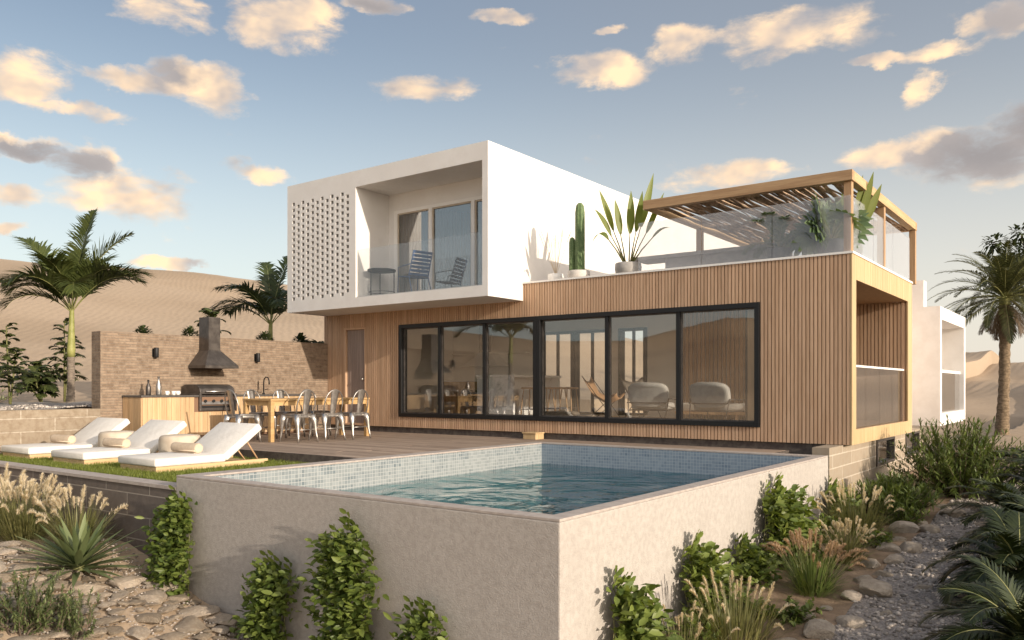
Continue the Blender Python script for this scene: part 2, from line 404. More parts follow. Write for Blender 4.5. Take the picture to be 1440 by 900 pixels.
world = bpy.data.worlds.new('World'); scene.world = world; world.use_nodes = True
nt = world.node_tree; nt.nodes.clear()
wout = nt.nodes.new('ShaderNodeOutputWorld')
sky = nd(nt, 'ShaderNodeTexSky', _sky_type='NISHITA', _sun_disc=False)
sky.sun_elevation = math.asin(SUN.z); sky.sun_rotation = math.atan2(SUN.x, SUN.y)
sky.altitude = 0; sky.air_density = 1.0; sky.dust_density = 1.2; sky.ozone_density = 1.2
tc = nd(nt, 'ShaderNodeTexCoord')
nrm = nd(nt, 'ShaderNodeVectorMath', _operation='NORMALIZE'); nt.links.new(tc.outputs['Generated'], nrm.inputs[0])
sp = nd(nt, 'ShaderNodeSeparateXYZ'); nt.links.new(nrm.outputs[0], sp.inputs[0])
X_, Y_, Z_ = sp.outputs
az = mth(nt, 'ARCTAN2', X_, Y_)
el = mth(nt, 'DIVIDE', Z_, mth(nt, 'SQRT', mth(nt, 'ADD', mth(nt, 'ADD', mth(nt, 'MULTIPLY', X_, X_), mth(nt, 'MULTIPLY', Y_, Y_)), 1e-4)))
cv = nd(nt, 'ShaderNodeCombineXYZ', X=az, Y=mth(nt, 'MULTIPLY', el, 1.35), Z=0.0)
# clear air: the physical sky, pulled a little towards the warm pale tone the evening haze gives it low down
clear = mix(nt, 1.0, sky.outputs[0], SKY_TINT, 'MULTIPLY')
pale = nd(nt, 'ShaderNodeMapRange', _interpolation_type='SMOOTHSTEP'); nt.links.new(el, pale.inputs[0])
pale.inputs[1].default_value = -.02; pale.inputs[2].default_value = .56; pale.inputs[3].default_value = 1; pale.inputs[4].default_value = 0
warm = nd(nt, 'ShaderNodeMapRange', _interpolation_type='SMOOTHSTEP'); nt.links.new(az, warm.inputs[0])
warm.inputs[1].default_value = -1.15; warm.inputs[2].default_value = -.1
hor = mix(nt, warm.outputs[0], HOR_L, HOR_R)
clear = mix(nt, mth(nt, 'MULTIPLY', pale.outputs[0], .85), clear, hor)
zen = mix(nt, warm.outputs[0], ZEN_L, ZEN_R)
zf = nd(nt, 'ShaderNodeMapRange', _interpolation_type='SMOOTHSTEP'); nt.links.new(el, zf.inputs[0])
zf.inputs[1].default_value = .10; zf.inputs[2].default_value = .55
clear = mix(nt, mth(nt, 'MULTIPLY', zf.outputs[0], .7), clear, zen)
# glow of the low sun in its own quarter of the sky
dt_ = nd(nt, 'ShaderNodeVectorMath', _operation='DOT_PRODUCT'); nt.links.new(nrm.outputs[0], dt_.inputs[0]); dt_.inputs[1].default_value = tuple(SUN)
gw = mth(nt, 'POWER', mth(nt, 'MAXIMUM', dt_.outputs['Value'], 0.0), 2.0)
clear = mix(nt, gw, clear, GLOW, 'ADD')
# clouds: azimuth, tan(elevation), half width, half height, greyness
def cl(px, py, rx, ry, g=0.0):
    u = (px-720)/1141; return (-.6379+math.atan(u), (545-py)/1141/math.sqrt(1+u*u), 1.02*rx/1141/(1+u*u), 1.0*ry/1141/math.sqrt(1+u*u), g)
CL = [cl(235,12,68,34), cl(400,28,72,42), cl(35,105,70,42), cl(120,155,75,14), cl(190,116,85,18,.35), cl(300,128,58,42,.15), cl(250,108,60,24,.75),
      cl(595,126,76,20,.2), cl(40,205,70,16,.95), cl(118,228,58,26,.8), cl(165,270,115,40,.05), cl(10,272,52,20), cl(355,238,56,15,.25),
      cl(705,28,54,12,.2), cl(835,97,74,26), cl(885,108,30,20), cl(1095,52,130,38), cl(975,62,62,32), cl(1320,68,52,16), cl(1400,30,60,24,.5), cl(1297,118,24,24),
      cl(1290,205,118,18), cl(1385,215,120,50,1.1), cl(1440,170,60,40,1.1), cl(1035,250,85,20,.1), cl(855,40,24,8), cl(5,325,40,10,.1), cl(1230,85,40,10,.2), cl(520,10,40,14,.9), cl(240,372,50,7,.0),
      cl(-180,150,140,40,.2), cl(-300,300,150,40,.3), cl(1640,120,120,40,.3), cl(1800,260,200,40,.2)]
w1 = nd(nt, 'ShaderNodeTexNoise', Vector=cv.outputs[0], Scale=9.0, Detail=6.0, Roughness=.6)
w2 = nd(nt, 'ShaderNodeTexNoise', Vector=cv.outputs[0], Scale=34.0, Detail=6.0, Roughness=.65)
sw = nd(nt, 'ShaderNodeSeparateColor'); nt.links.new(w1.outputs['Color'], sw.inputs[0])
sw2 = nd(nt, 'ShaderNodeSeparateColor'); nt.links.new(w2.outputs['Color'], sw2.inputs[0])
azw = mth(nt, 'ADD', mth(nt, 'ADD', az, mth(nt, 'MULTIPLY_ADD', sw.outputs[0], .09, -.045)), mth(nt, 'MULTIPLY_ADD', sw2.outputs[0], .022, -.011))
elw = mth(nt, 'ADD', mth(nt, 'ADD', el, mth(nt, 'MULTIPLY_ADD', sw.outputs[1], .05, -.025)), mth(nt, 'MULTIPLY_ADD', sw2.outputs[1], .016, -.008))
dens = None; grey = None; gsum = None
for (a, e, sx, sy, g) in CL:
    qa = mth(nt, 'MULTIPLY_ADD', azw, 1/sx, -a/sx); qe = mth(nt, 'MULTIPLY_ADD', elw, 1/sy, -e/sy)
    q = mth(nt, 'SUBTRACT', 1.0, mth(nt, 'ADD', mth(nt, 'MULTIPLY', qa, qa), mth(nt, 'MULTIPLY', qe, qe)))
    q = mth(nt, 'MAXIMUM', q, -1.0)
    dens = q if dens is None else mth(nt, 'SMOOTH_MAX', dens, q, .3)
    if g:
        h = mth(nt, 'MULTIPLY', mth(nt, 'MAXIMUM', q, 0.0), g)
        gsum = h if gsum is None else mth(nt, 'MAXIMUM', gsum, h)
cs = nd(nt, 'ShaderNodeVectorMath', _operation='MULTIPLY'); nt.links.new(cv.outputs[0], cs.inputs[0]); cs.inputs[1].default_value = (1, 1.5, 1)
fb = nd(nt, 'ShaderNodeTexNoise', Vector=cs.outputs[0], Scale=12.0, Detail=10.0, Roughness=.60, Distortion=.25).outputs[0]
fa = nd(nt, 'ShaderNodeTexNoise', Vector=cv.outputs[0], Scale=13.0, Detail=3.5, Roughness=.5).outputs[0]
cvo = nd(nt, 'ShaderNodeVectorMath', _operation='ADD'); nt.links.new(cv.outputs[0], cvo.inputs[0]); cvo.inputs[1].default_value = (.022, -.016, 0)
fb2 = nd(nt, 'ShaderNodeTexNoise', Vector=cvo.outputs[0], Scale=13.0, Detail=3.5, Roughness=.5).outputs[0]
d0 = mth(nt, 'ADD', dens, mth(nt, 'MULTIPLY_ADD', fb, 4.2, -2.2))
cover = nd(nt, 'ShaderNodeMapRange', _interpolation_type='SMOOTHSTEP'); nt.links.new(d0, cover.inputs[0])
cover.inputs[1].default_value = -.35; cover.inputs[2].default_value = .95
lit = mth(nt, 'ADD', mth(nt, 'MULTIPLY', mth(nt, 'SUBTRACT', fa, fb2), 3.4), .60)
lit = mth(nt, 'SUBTRACT', lit, mth(nt, 'MULTIPLY', gsum, 1.25), clamp=True)
ccol = mix(nt, lit, mix(nt, mth(nt, 'MULTIPLY', gsum, .8, clamp=True), CL_GREY, CL_DARK), CL_LIT)
final = mix(nt, mth(nt, 'MULTIPLY', cover.outputs[0], .95), clear, ccol)
bg = nd(nt, 'ShaderNodeBackground', Color=final, Strength=SKY_S)
nt.links.new(bg.outputs[0], wout.inputs[0])

scene.view_settings.view_transform = 'Standard'; scene.view_settings.look = 'None'
scene.view_settings.exposure = EXPO; scene.view_settings.gamma = 1
scene.view_settings.use_curve_mapping = False
scene.render.engine = 'CYCLES'
cy = scene.cycles
cy.use_denoising = True
try: cy.denoiser = 'OPENIMAGEDENOISE'
except Exception: pass
cy.max_bounces = 8; cy.diffuse_bounces = 4; cy.glossy_bounces = 4; cy.transmission_bounces = 6; cy.transparent_max_bounces = 24
cy.caustics_reflective = False; cy.caustics_refractive = False; cy.sample_clamp_indirect = 6

# ------------------------------------------------------------------ terrain
def sstep(x, a, b):
    t = np.clip((x-a)/(b-a), 0, 1); return t*t*(3-2*t)
AZT = np.array([-200,-180,-163,-158,-150,-143,-137,-120,-100,-85,-68,-60,-52,-40,-25,-12,-3,10,60,120,160,180], float)
AMP = np.array([6.5,7.0,8.6,9.0,6.0,6.6,8.5,10,13.5,16.8,18.6,18.6,17.6,13.5,8,5.4,5.2,5.0,4.2,4.6,6.5,7.0])
def near_h(x, y):
    right = np.interp(y, [-8,5,8,9,11.5,14.4,18,30], [-1.8,-1.5,-1.25,-1.12,-1.0,-.85,-.76,-.72])
    front = -1.58 + np.clip((-7.2-x)*.27, 0, .68)
    w = sstep(x, -7.0, -3.6)
    g = front*(1-w) + right*w
    terr = .585
    t_front = sstep(-x, 12.6, 17.5)
    t_back = np.where(x < -15.6, 1.0, 0.0)
    t = np.where(y > 5.3, t_back, t_front)
    g = np.where((y > 5.3) & (x > -15.6) & (x < -3.5), -1.5, g)
    return g*(1-t) + terr*t
def ground_h(x, y):
    x = np.asarray(x, float); y = np.asarray(y, float)
    dx, dy = x+6, y-9
    r = np.hypot(dx, dy); az = np.degrees(np.arctan2(dx, dy))
    az = np.where(az > 180, az-360, az)
    A = np.interp(az, AZT, AMP)
    R0 = np.interp(az, [-180,-110,-80,-40,0,60,180], [28,26,20,24,34,30,28])
    R1 = np.interp(az, [-180,-150,-110,-60,-20,0,60,180], [112,112,120,128,150,150,130,112])
    s = np.clip((r-R0)/(R1-R0), 0, 1.0); p = s*s*(3-2*s)*.5 + s*.5
    fall = 1 - .45*sstep(r, R1*1.02, R1*2.1)
    # long dune ridges with a gentle windward side and a steep slip face
    wx = x + 9*np.sin(y*.031+1.3) + 4*np.sin(x*.06+y*.045); wy = y + 10*np.sin(x*.027+.4) + 4*np.sin(y*.07-x*.04)
    def ridge(ph):
        f = (ph/(2*np.pi)) % 1.0
        return np.where(f < .72, f/.72, (1-f)/.28)
    rg = 2.6*ridge(wx*.075+wy*.035) + 1.5*ridge(wx*.05-wy*.11+2.0) + .6*np.sin(wx*.21+wy*.17)
    rg = (rg-2.0)*sstep(r, R0+6, R0+45)*np.interp(az, [-180,-130,-100,-50,-20,0,40,180], [1.1,1.0,.42,.42,.6,.75,.8,1.1])
    far = A*p*fall + rg
    nz = near_h(x, y) + .035*np.sin(x*2.3+1)*np.sin(y*1.9) + .02*np.sin(x*5.1+y*4.2)
    return nz + far
def axis(a, b, step, far_lo, far_hi, extra=()):
    c = list(np.arange(a, b+1e-6, step)); d = step; q = b
    while q < far_hi: d = min(d*1.033, 14); q += d; c.append(q)
    d = step; q = a
    while q > far_lo: d = min(d*1.033, 14); q -= d; c.append(q)
    return np.array(sorted(set(c) | set(extra)))
gx = axis(-17, .6, .22, -640, 560, (-15.62, -15.58, -3.52, -3.48)); gy = axis(2, 17, .25, -560, 760, (5.28, 5.32))
GX, GY = np.meshgrid(gx, gy)
GZ = ground_h(GX, GY)
nx, ny = len(gx), len(gy)
vs = np.stack([GX.ravel(), GY.ravel(), GZ.ravel()], 1)
ii = (np.arange(ny-1)[:, None]*nx + np.arange(nx-1)[None, :]).ravel()
fs = np.stack([ii, ii+1, ii+nx+1, ii+nx], 1)
me = bpy.data.meshes.new('ground')
me.from_pydata(vs.tolist(), [], fs.tolist()); me.polygons.foreach_set('use_smooth', [True]*len(fs)); me.update()
ground = bpy.data.objects.new('ground', me); COL.objects.link(ground); structure(ground)
m, nt, out = newmat('desert_sand')
v = coords(nt)
n1 = noise(nt, v, .05, 5); n2 = noise(nt, v, 3.0, 7, .65); n3 = noise(nt, v, 45, 5, .7)
col = mix(nt, smooth(nt, n1, .35, .65), (.375,.285,.20), (.44,.34,.245))
col = mix(nt, mth(nt, 'MULTIPLY', smooth(nt, n2, .45, .75), .35), col, (.30,.225,.16))
wv = nd(nt, 'ShaderNodeTexWave', _wave_type='BANDS', _bands_direction='DIAGONAL', Vector=v, Scale=.9, Distortion=7.0, Detail=3.0, Detail__Scale=.35, Detail__Roughness=.6)
p = nd(nt, 'ShaderNodeBsdfPrincipled', Base__Color=col, Roughness=.95, Specular__IOR__Level=.1)
b1 = nd(nt, 'ShaderNodeBump', Height=mth(nt, 'ADD', mth(nt, 'MULTIPLY', n2, .6), mth(nt, 'MULTIPLY', n3, .25)), Strength=.6, Distance=.05)
b2 = nd(nt, 'ShaderNodeBump', Height=wv.outputs[1], Strength=.22, Distance=.06); nt.links.new(b1.outputs[0], b2.inputs['Normal'])
nt.links.new(b2.outputs[0], p.inputs['Normal']); nt.links.new(p.outputs[0], out.inputs[0])
me.materials.append(m)

def sheet(name, x0, x1, y0, y1, step, lift, mat, hfun=ground_h, keep=None):
    xs = np.linspace(x0, x1, max(2, int(abs(x1-x0)/step)+1)); ys = np.linspace(y0, y1, max(2, int(abs(y1-y0)/step)+1))
    mb = MB(); idx = {}
    for j, yy in enumerate(ys):
        for i, xx in enumerate(xs):
            idx[i, j] = len(mb.v); mb.v.append((xx, yy, float(hfun(xx, yy))+lift))
    for j in range(len(ys)-1):
        for i in range(len(xs)-1):
            if keep is None or keep((xs[i]+xs[i+1])/2, (ys[j]+ys[j+1])/2):
                mb.f.append((idx[i,j], idx[i+1,j], idx[i+1,j+1], idx[i,j+1])); mb.m.append(0); mb.smooth.append(True)
    return mb.build(name, mat)
structure(sheet('gravel_path', -2.15, 1.5, 5.5, 24, .2, .03, M['gravel']))
structure(sheet('planting_bed_soil', -3.42, -2.1, 5.5, 20, .2, .035, M['soil']))
structure(sheet('gravel_bed', -24, -15.78, 4.0, 13, .35, .03, M['gravel_pale'],
    keep=lambda x, y: (x+19.3)**2/14 + (y-8.6)**2/22 < 1 + .25*math.sin(x*2)*math.sin(y*1.7)))
# ------------------------------------------------------------------ house
YF = 13.28; XR = -3.26; XL = -15.6; ZB = .125; ZT = 3.13
house = thing('house', 'two storey modern house with timber slat ground floor and cantilevered white upper box', 'house', (-9.4, 16, 0))
def slats_x(mb, x0, x1, z0, z1, y, pitch=.062, w=.047, dep=.024, holes=(), face=-1):
    """vertical battens on a wall facing -Y (face=-1)"""
    n = int(round((x1-x0)/pitch)); pitch = (x1-x0)/n
    for i in range(n):
        c = x0 + (i+.5)*pitch; a, b = c-w/2, c+w/2
        segs = [(z0, z1)]
        for (ha, hb, za, zb) in holes:
            if b > ha and a < hb:
                ns = []
                for (s0, s1) in segs:
                    if za > s0: ns.append((s0, min(s1, za)))
                    if zb < s1: ns.append((max(s0, zb), s1))
                segs = ns
        for (s0, s1) in segs:
            if s1-s0 > .01: mb.box(a, b, y, y+dep*-face, s0, s1)
def slats_y(mb, y0, y1, z0, z1, x, pitch=.062, w=.047, dep=.024):
    n = int(round((y1-y0)/pitch)); pitch = (y1-y0)/n
    for i in range(n):
        c = y0 + (i+.5)*pitch
        mb.box(x, x+dep, c-w/2, c+w/2, z0, z1)

WIN = (-13.02, -4.72, .36, 2.44); DOOR = (-14.86, -14.12, .16, 2.44)
mb = MB(); slats_x(mb, XL, XR-.03, ZB, ZT-.02, YF, holes=[WIN, DOOR])
clad = mb.build('timber_cladding', M['slat'], house)
clad['label'] = 'vertical timber slats on the long front wall'
mb = MB()   # backing wall behind the slats, with openings
y0, y1 = YF+.025, YF+.20
mb.box(XL, DOOR[0], y0, y1, ZB+.004, ZT-.03); mb.box(DOOR[0], DOOR[1], y0, y1, DOOR[3], ZT-.03)
mb.box(DOOR[1], WIN[0], y0, y1, ZB+.004, ZT-.03); mb.box(WIN[0], WIN[1], y0, y1, WIN[3], ZT-.03)
mb.box(WIN[0], WIN[1], y0, y1, ZB+.004, WIN[2]); mb.box(WIN[1], XR-.035, y0, y1, ZB+.004, ZT-.03)
mb.build('front_wall', M['slat_back'], house)
# door
d = MB(); d.box(DOOR[0]+.05, DOOR[1]-.05, YF+.05, YF+.10, DOOR[2]+.02, DOOR[3]-.05)
for k in range(1, 6):
    xx = DOOR[0]+.05+k*(DOOR[1]-DOOR[0]-.1)/6
    d.box(xx-.004, xx+.004, YF+.046, YF+.05, DOOR[2]+.03, DOOR[3]-.06)
door = d.build('door', M['door_wood'], house); door['label'] = 'narrow grey timber door in the front wall'
d = MB(); d.box(DOOR[0], DOOR[0]+.045, YF-.01, YF+.16, DOOR[2], DOOR[3]); d.box(DOOR[1]-.045, DOOR[1], YF-.01, YF+.16, DOOR[2], DOOR[3])
d.box(DOOR[0]+.045, DOOR[1]-.045, YF-.01, YF+.16, DOOR[3]-.045, DOOR[3]); d.box(DOOR[0]+.045, DOOR[1]-.045, YF+.02, YF+.16, DOOR[2], DOOR[2]+.02)
d.build('frame', M['slat'], door)
d = MB(); d.lathe([(.012,0),(.012,.03),(.028,.035),(.03,.06),(.015,.075)], n=12)
hm = d.build('handle', M['steel'], door, local=True); hm.rotation_euler = (R(90),0,0); hm.location = (DOOR[1]-.12-house.location.x, YF+.046-house.location.y, 1.22)

# big front windows
def winunit(x0, x1, cuts, label):
    f = MB(); t = .085; ya, yb = YF-.035, YF+.16
    z0, z1 = WIN[2], WIN[3]
    f.box(x0, x1, ya, yb, z1-t, z1); f.box(x0, x1, ya, yb, z0, z0+t)
    f.box(x0, x0+t, ya, yb, z0+t, z1-t); f.box(x1-t, x1, ya, yb, z0+t, z1-t)
    w = f.build('window', M['black_metal'], house, bevel=.004); w['label'] = label
    xs = [x0+t] + cuts + [x1-t]
    for c in cuts:
        q = MB(); q.box(c-.035, c+.035, YF, YF+.12, z0+t, z1-t); q.build('mullion', M['black_metal'], w)
    for i, (a, b) in enumerate(zip(xs[:-1], xs[1:])):
        a2 = a + (.035 if i else 0); b2 = b - (.035 if i < len(xs)-2 else 0)
        q = MB(); q.box(a2+.022, b2-.022, YF+.058, YF+.07, z0+t+.022, z1-t-.022); q.build('pane', M['window'], w)
        q = MB()
        for (aa, bb, cc, dd) in ((a2, a2+.022, z0+t, z1-t), (b2-.022, b2, z0+t, z1-t), (a2+.022, b2-.022, z0+t, z0+t+.022), (a2+.022, b2-.022, z1-t-.022, z1-t)):
            q.box(aa, bb, YF+.035, YF+.095, cc, dd)
        q.build('sash', M['dark_metal'], w)
winunit(WIN[0], -9.22, [-11.83, -10.58], 'three paned black framed sliding window beside the kitchen')
winunit(-9.218, WIN[1], [-7.64, -6.19], 'three paned black framed sliding window before the lounge')

# shell of the ground floor
mb = MB()
mb.box(XL, XR-.03, YF+.205, 17.9, ZT-.30, ZT-.032)            # roof slab
mb.box(XL, XR-.03, YF+.205, 17.9, ZB+.004, ZB+.16)          # floor slab
mb.box(XL, XL+.2, YF+.205, 17.9, ZB+.16, ZT-.30)            # left wall
mb.box(XL, -12.4, 17.9, 18.1, ZB, ZT-.03)                   # back wall pieces round the rear windows
mb.box(-12.4, -9.15, 17.9, 18.1, ZB, .32); mb.box(-12.4, -9.15, 17.9, 18.1, 2.5, ZT-.03)
mb.box(-9.15, -3.6, 17.9, 18.1, ZB, ZT-.03)
mb.build('ground_floor_shell', M['plaster'], house)
mb = MB(); mb.box(XL+.2, -5.05, YF+.21, 17.9, ZB+.161, ZB+.176); mb.build('oak_floor', M['int_floor'], house)
ZF = ZB+.176
mb = MB(); slats_x(mb, -8.35, -5.1, ZF, ZT-.31, 17.86, .1, .07, .035); mb.build('interior_slat_wall', M['slat'], house)
# rear windows of the lounge
for (a, b) in ((-12.35, -11.3), (-11.28, -10.25), (-9.95, -9.2)):
    f = MB()
    for (aa, bb, cc, dd) in ((a, a+.06, .33, 2.49), (b-.06, b, .33, 2.49), (a+.06, b-.06, .33, .39), (a+.06, b-.06, 2.43, 2.49)):
        f.box(aa, bb, 17.88, 18.12, cc, dd)
    f.box((a+b)/2-.02, (a+b)/2+.02, 17.95, 18.05, .39, 2.43)
    w = f.build('rear_window', M['black_metal'], house)
    q = MB(); q.box(a+.06, (a+b)/2-.02, 17.99, 18.0, .39, 2.43); q.box((a+b)/2+.02, b-.06, 17.99, 18.0, .39, 2.43); q.build('pane', M['pane_up'], w)
mb = MB(); mb.box(-10.24, -9.96, 17.9, 18.1, .321, 2.499); mb.build('pier', M['plaster'], house)

# right hand face of the ground floor and its loggia
LG = (13.52, 17.54, .36, 2.72)
mb = MB()
mb.box(XR-.03, XR, YF-.002, LG[0], ZB-.003, ZT-.02); mb.box(XR-.03, XR, LG[1], 17.93, ZB-.003, ZT-.02)
nb = 22
for i in range(nb):
    a = LG[0] + i*(LG[1]-LG[0])/nb; b = LG[0] + (i+1)*(LG[1]-LG[0])/nb - .004
    mb.box(XR-.03, XR, a, b, LG[3], ZT-.02); mb.box(XR-.03, XR, a, b, ZB-.003, LG[2])
e = mb.build('side_boarding', M['pale_wood'], house, bevel=.003); e['label'] = 'pale flush boards framing the side opening'
mb = MB()
mb.box(XR-.2, XR-.031, YF+.205, LG[0], ZB+.165, ZT-.31); mb.box(XR-.2, XR-.031, LG[1]+.04, 17.89, ZB+.165, ZT-.31)
mb.box(-5.0, XR-.03, LG[0], LG[1], LG[3], LG[3]+.06)         # ceiling
mb.box(-5.0, XR-.035, LG[0]-.05, LG[0], ZB+.165, LG[3])      # near cheek
mb.box(-5.0, XR-.032, LG[0], LG[1], ZB+.165, LG[2]-.004)     # floor
mb.build('loggia_lining', M['int_wood'], house)
mb = MB(); slats_x(mb, -5.0, XR-.06, LG[2], LG[3], LG[1], .07, .052, .028); mb.box(-5.0, XR-.035, LG[1]+.031, LG[1]+.04, LG[2]-.06, LG[3])
mb.build('loggia_end_slats', M['slat'], house)
mb = MB(); mb.box(-5.06, -5.02, LG[0], 14.0, LG[2], LG[3]); mb.box(-5.06, -5.02, 15.5, 15.56, LG[2], LG[3]); mb.box(-5.06, -5.02, 17.3, LG[1], LG[2], LG[3])
mb.box(-5.06, -5.02, 14.0, 15.5, 2.6, LG[3]); mb.box(-5.06, -5.02, 15.56, 17.3, 2.6, LG[3])
lw = mb.build('loggia_sun_window', M['black_metal'], house)  # inner wall glazed, an added opening that lets sun into the lounge
mb = MB(); mb.box(-5.045, -5.035, 14.0, 15.5, LG[2], 2.6); mb.box(-5.045, -5.035, 15.56, 17.3, LG[2], 2.6); mb.build('pane', M['pane_up'], lw)
lr = MB()
for k in range(4):
    a = LG[0]+.02+k*(LG[1]-LG[0]-.02)/4; lr.box(XR-.10, XR-.088, a, a+(LG[1]-LG[0]-.02)/4-.018, LG[2]+.004, 1.35)
e = lr.build('loggia_balustrade', M['loggia_glass'], house); e['label'] = 'low glass balustrade across the side opening'
mb = MB(); mb.box(XR-.115, XR-.072, LG[0]+.01, LG[1]-.01, 1.352, 1.385); mb.build('top_rail', M['white_smooth'], e)

# block base
mb = MB(); 
XB = -3.40
mb.box(XB-.25, XB, 12.52, 15.49, -1.6, .118); mb.box(XB-.25, XB, 16.95, 18.01, -1.6, .118); mb.box(XB-.25, XB, 19.44, 19.9, -1.6, .118)
mb.box(XB-.25, XB, 15.49, 16.95, -1.6, -.39); mb.box(XB-.25, XB, 18.01, 19.44, -1.6, -.39); mb.box(XB-.25, XB, 15.49, 16.95, .08, .118); mb.box(XB-.25, XB, 18.01, 19.44, .08, .118)
e = mb.build('block_base', M['base_block'], house); e['label'] = 'tan concrete block base below the timber box'
mb = MB(); mb.box(XL+.1, XB-.26, YF+.04, YF+.3, -1.4, ZB-.002); mb.box(XL+.1, XB-.26, YF+.3, 20, -1.4, -1.3); mb.build('dark_plinth', M['deck_edge'], house)
for (a, b) in ((15.49, 16.95), (18.01, 19.44)):
    f = MB(); t = .07
    for (aa, bb, cc, dd) in ((a, a+t, -.39, .08), (b-t, b, -.39, .08), (a+t, b-t, -.39, -.39+.05), (a+t, b-t, .04, .08)):
        f.box(XB-.16, XB+.02, aa, bb, cc, dd)
    w = f.build('basement_window', M['dark_metal'], house)
    q = MB(); q.box(XB-.06, XB-.05, a+t, b-t, -.34, .04); q.build('pane', M['pane_sky'], w)
mb = MB(); mb.box(-6, XB-.26, 15, 19.8, -1.3, -1.25); mb.box(-4.6, -4.5, 15, 19.8, -1.25, .1); mb.build('basement_lining', M['deck_edge'], house)

# parapet coping and roof terrace
mb = MB(); mb.box(-9.565, XR+.015, YF-.02, YF+.16, ZT-.02, ZT+.015); mb.box(XR-.13, XR+.015, YF+.16, 17.93, ZT-.02, ZT+.015)
mb.build('parapet_coping', M['white_smooth'], house)
mb = MB(); mb.box(-9.565, XR-.131, YF+.161, 17.93, ZT-.031, ZT+.006); mb.build('roof_terrace_floor', M['coping'], house)
def rail(name, panels, mat, label):
    root = None
    for (x0, x1, y0, y1) in panels:
        q = MB(); q.box(x0, x1, y0, y1, ZT+.016, 4.03)
        if root is None:
            root = q.build(name, mat, house); root['label'] = label
        else: q.build('glass_panel', mat, root)
    return root
xs = np.linspace(-7.0, XR-.035, 4)
rail('front_balustrade', [(xs[i]+.006, xs[i+1]-.006, YF+.04, YF+.052) for i in range(3)], M['rail_glass'], 'clear glass balustrade along the front of the roof terrace')
ys = np.linspace(YF+.055, 17.9, 4)
rail('side_balustrade', [(XR-.05, XR-.038, ys[i]+.006, ys[i+1]-.006) for i in range(3)], M['side_glass'], 'glass balustrade with painted white sun glare along the side of the roof terrace')

# ---- white upper box
BX0, BX1, BY, BZ0, BZ1 = -15.55, -9.57, 12.14, 2.77, 5.73
OP = (-13.23, -9.71, 2.98, 5.38); DB = 13.15
mb = MB()
mb.box(OP[1], BX1, BY, 26, BZ0, BZ1)                       # right wall
mb.box(BX0, OP[1], BY, 18.1, OP[3], BZ1); mb.box(-10.8, OP[1], 18.101, 26, OP[3], BZ1); mb.box(-10.8, -10.68, 18.101, 26, OP[2], OP[3])                     # roof with its deep fascia; rear wing, unseen, narrowed to open sky to rear windows
mb.box(BX0, OP[1], BY, 18.1, BZ0, OP[2]); mb.box(-10.8, OP[1], 18.101, 26, BZ0, OP[2])                     # floor
mb.box(BX0, BX0+.12, BY, 18.1, OP[2], OP[3]); mb.box(BX0+.121, -10.801, 17.98, 18.1, OP[2], OP[3])                 # left wall
mb.box(OP[0]-.12, OP[0], BY, DB+.12, OP[2], OP[3])         # cheek between screen and balcony
up = mb.build('upper_box', M['white'], house); mb = MB(); mb.box(BX0+.125, OP[0]-.125, BY+.052, BY+.17, OP[2]+.002, OP[3]-.002); mb.build('screen_hollow_shade', M['hollow_shade'], house); up['label'] = 'white rendered cantilevered upper box'  # dark slab stands in for the shaded hollow behind the screen
# perforated screen
sc = MB(); x0, x1, z0, z1 = BX0+.12, OP[0]-.12, OP[2], OP[3]
ncol, hw, hh, dp = 12, .092, .078, .05
hx0, hx1 = x0+.02, x1-.06; pw = (hx1-hx0)/ncol; rows = 17; ph = (z1-z0-.06)/rows
def q4(a, b, c, d): sc.add([a, b, c, d], [(0,1,2,3)])
def fr(xa, xb, za, zb, y=BY): q4((xa,y,za),(xb,y,za),(xb,y,zb),(xa,y,zb))
fr(x0, hx0, z0, z1); fr(hx1, x1, z0, z1)
for c in range(ncol):
    xa = hx0+c*pw; xb = xa+pw; ha = (xa+xb)/2-hw/2; hb = ha+hw
    fr(xa, ha, z0, z1); fr(hb, xb, z0, z1)
    zz = z0
    n = rows if c % 2 == 0 else rows-1
    for r_ in range(n):
        zc = z0+.03+ph*(r_+.5) + (0 if c % 2 == 0 else ph*.5); za, zb = zc-hh/2, zc+hh/2
        fr(ha, hb, zz, za); zz = zb
        yb = BY+dp
        q4((ha,BY,za),(ha,BY,zb),(ha,yb,zb),(ha,yb,za)); q4((hb,BY,za),(hb,yb,za),(hb,yb,zb),(hb,BY,zb))
        q4((ha,BY,za),(ha,yb,za),(hb,yb,za),(hb,BY,za)); q4((ha,BY,zb),(hb,BY,zb),(hb,yb,zb),(ha,yb,zb))
        pass
    fr(ha, hb, zz, z1)
e = sc.build('breeze_block_screen', M['white'], house); e['label'] = 'perforated breeze block screen beside the balcony'
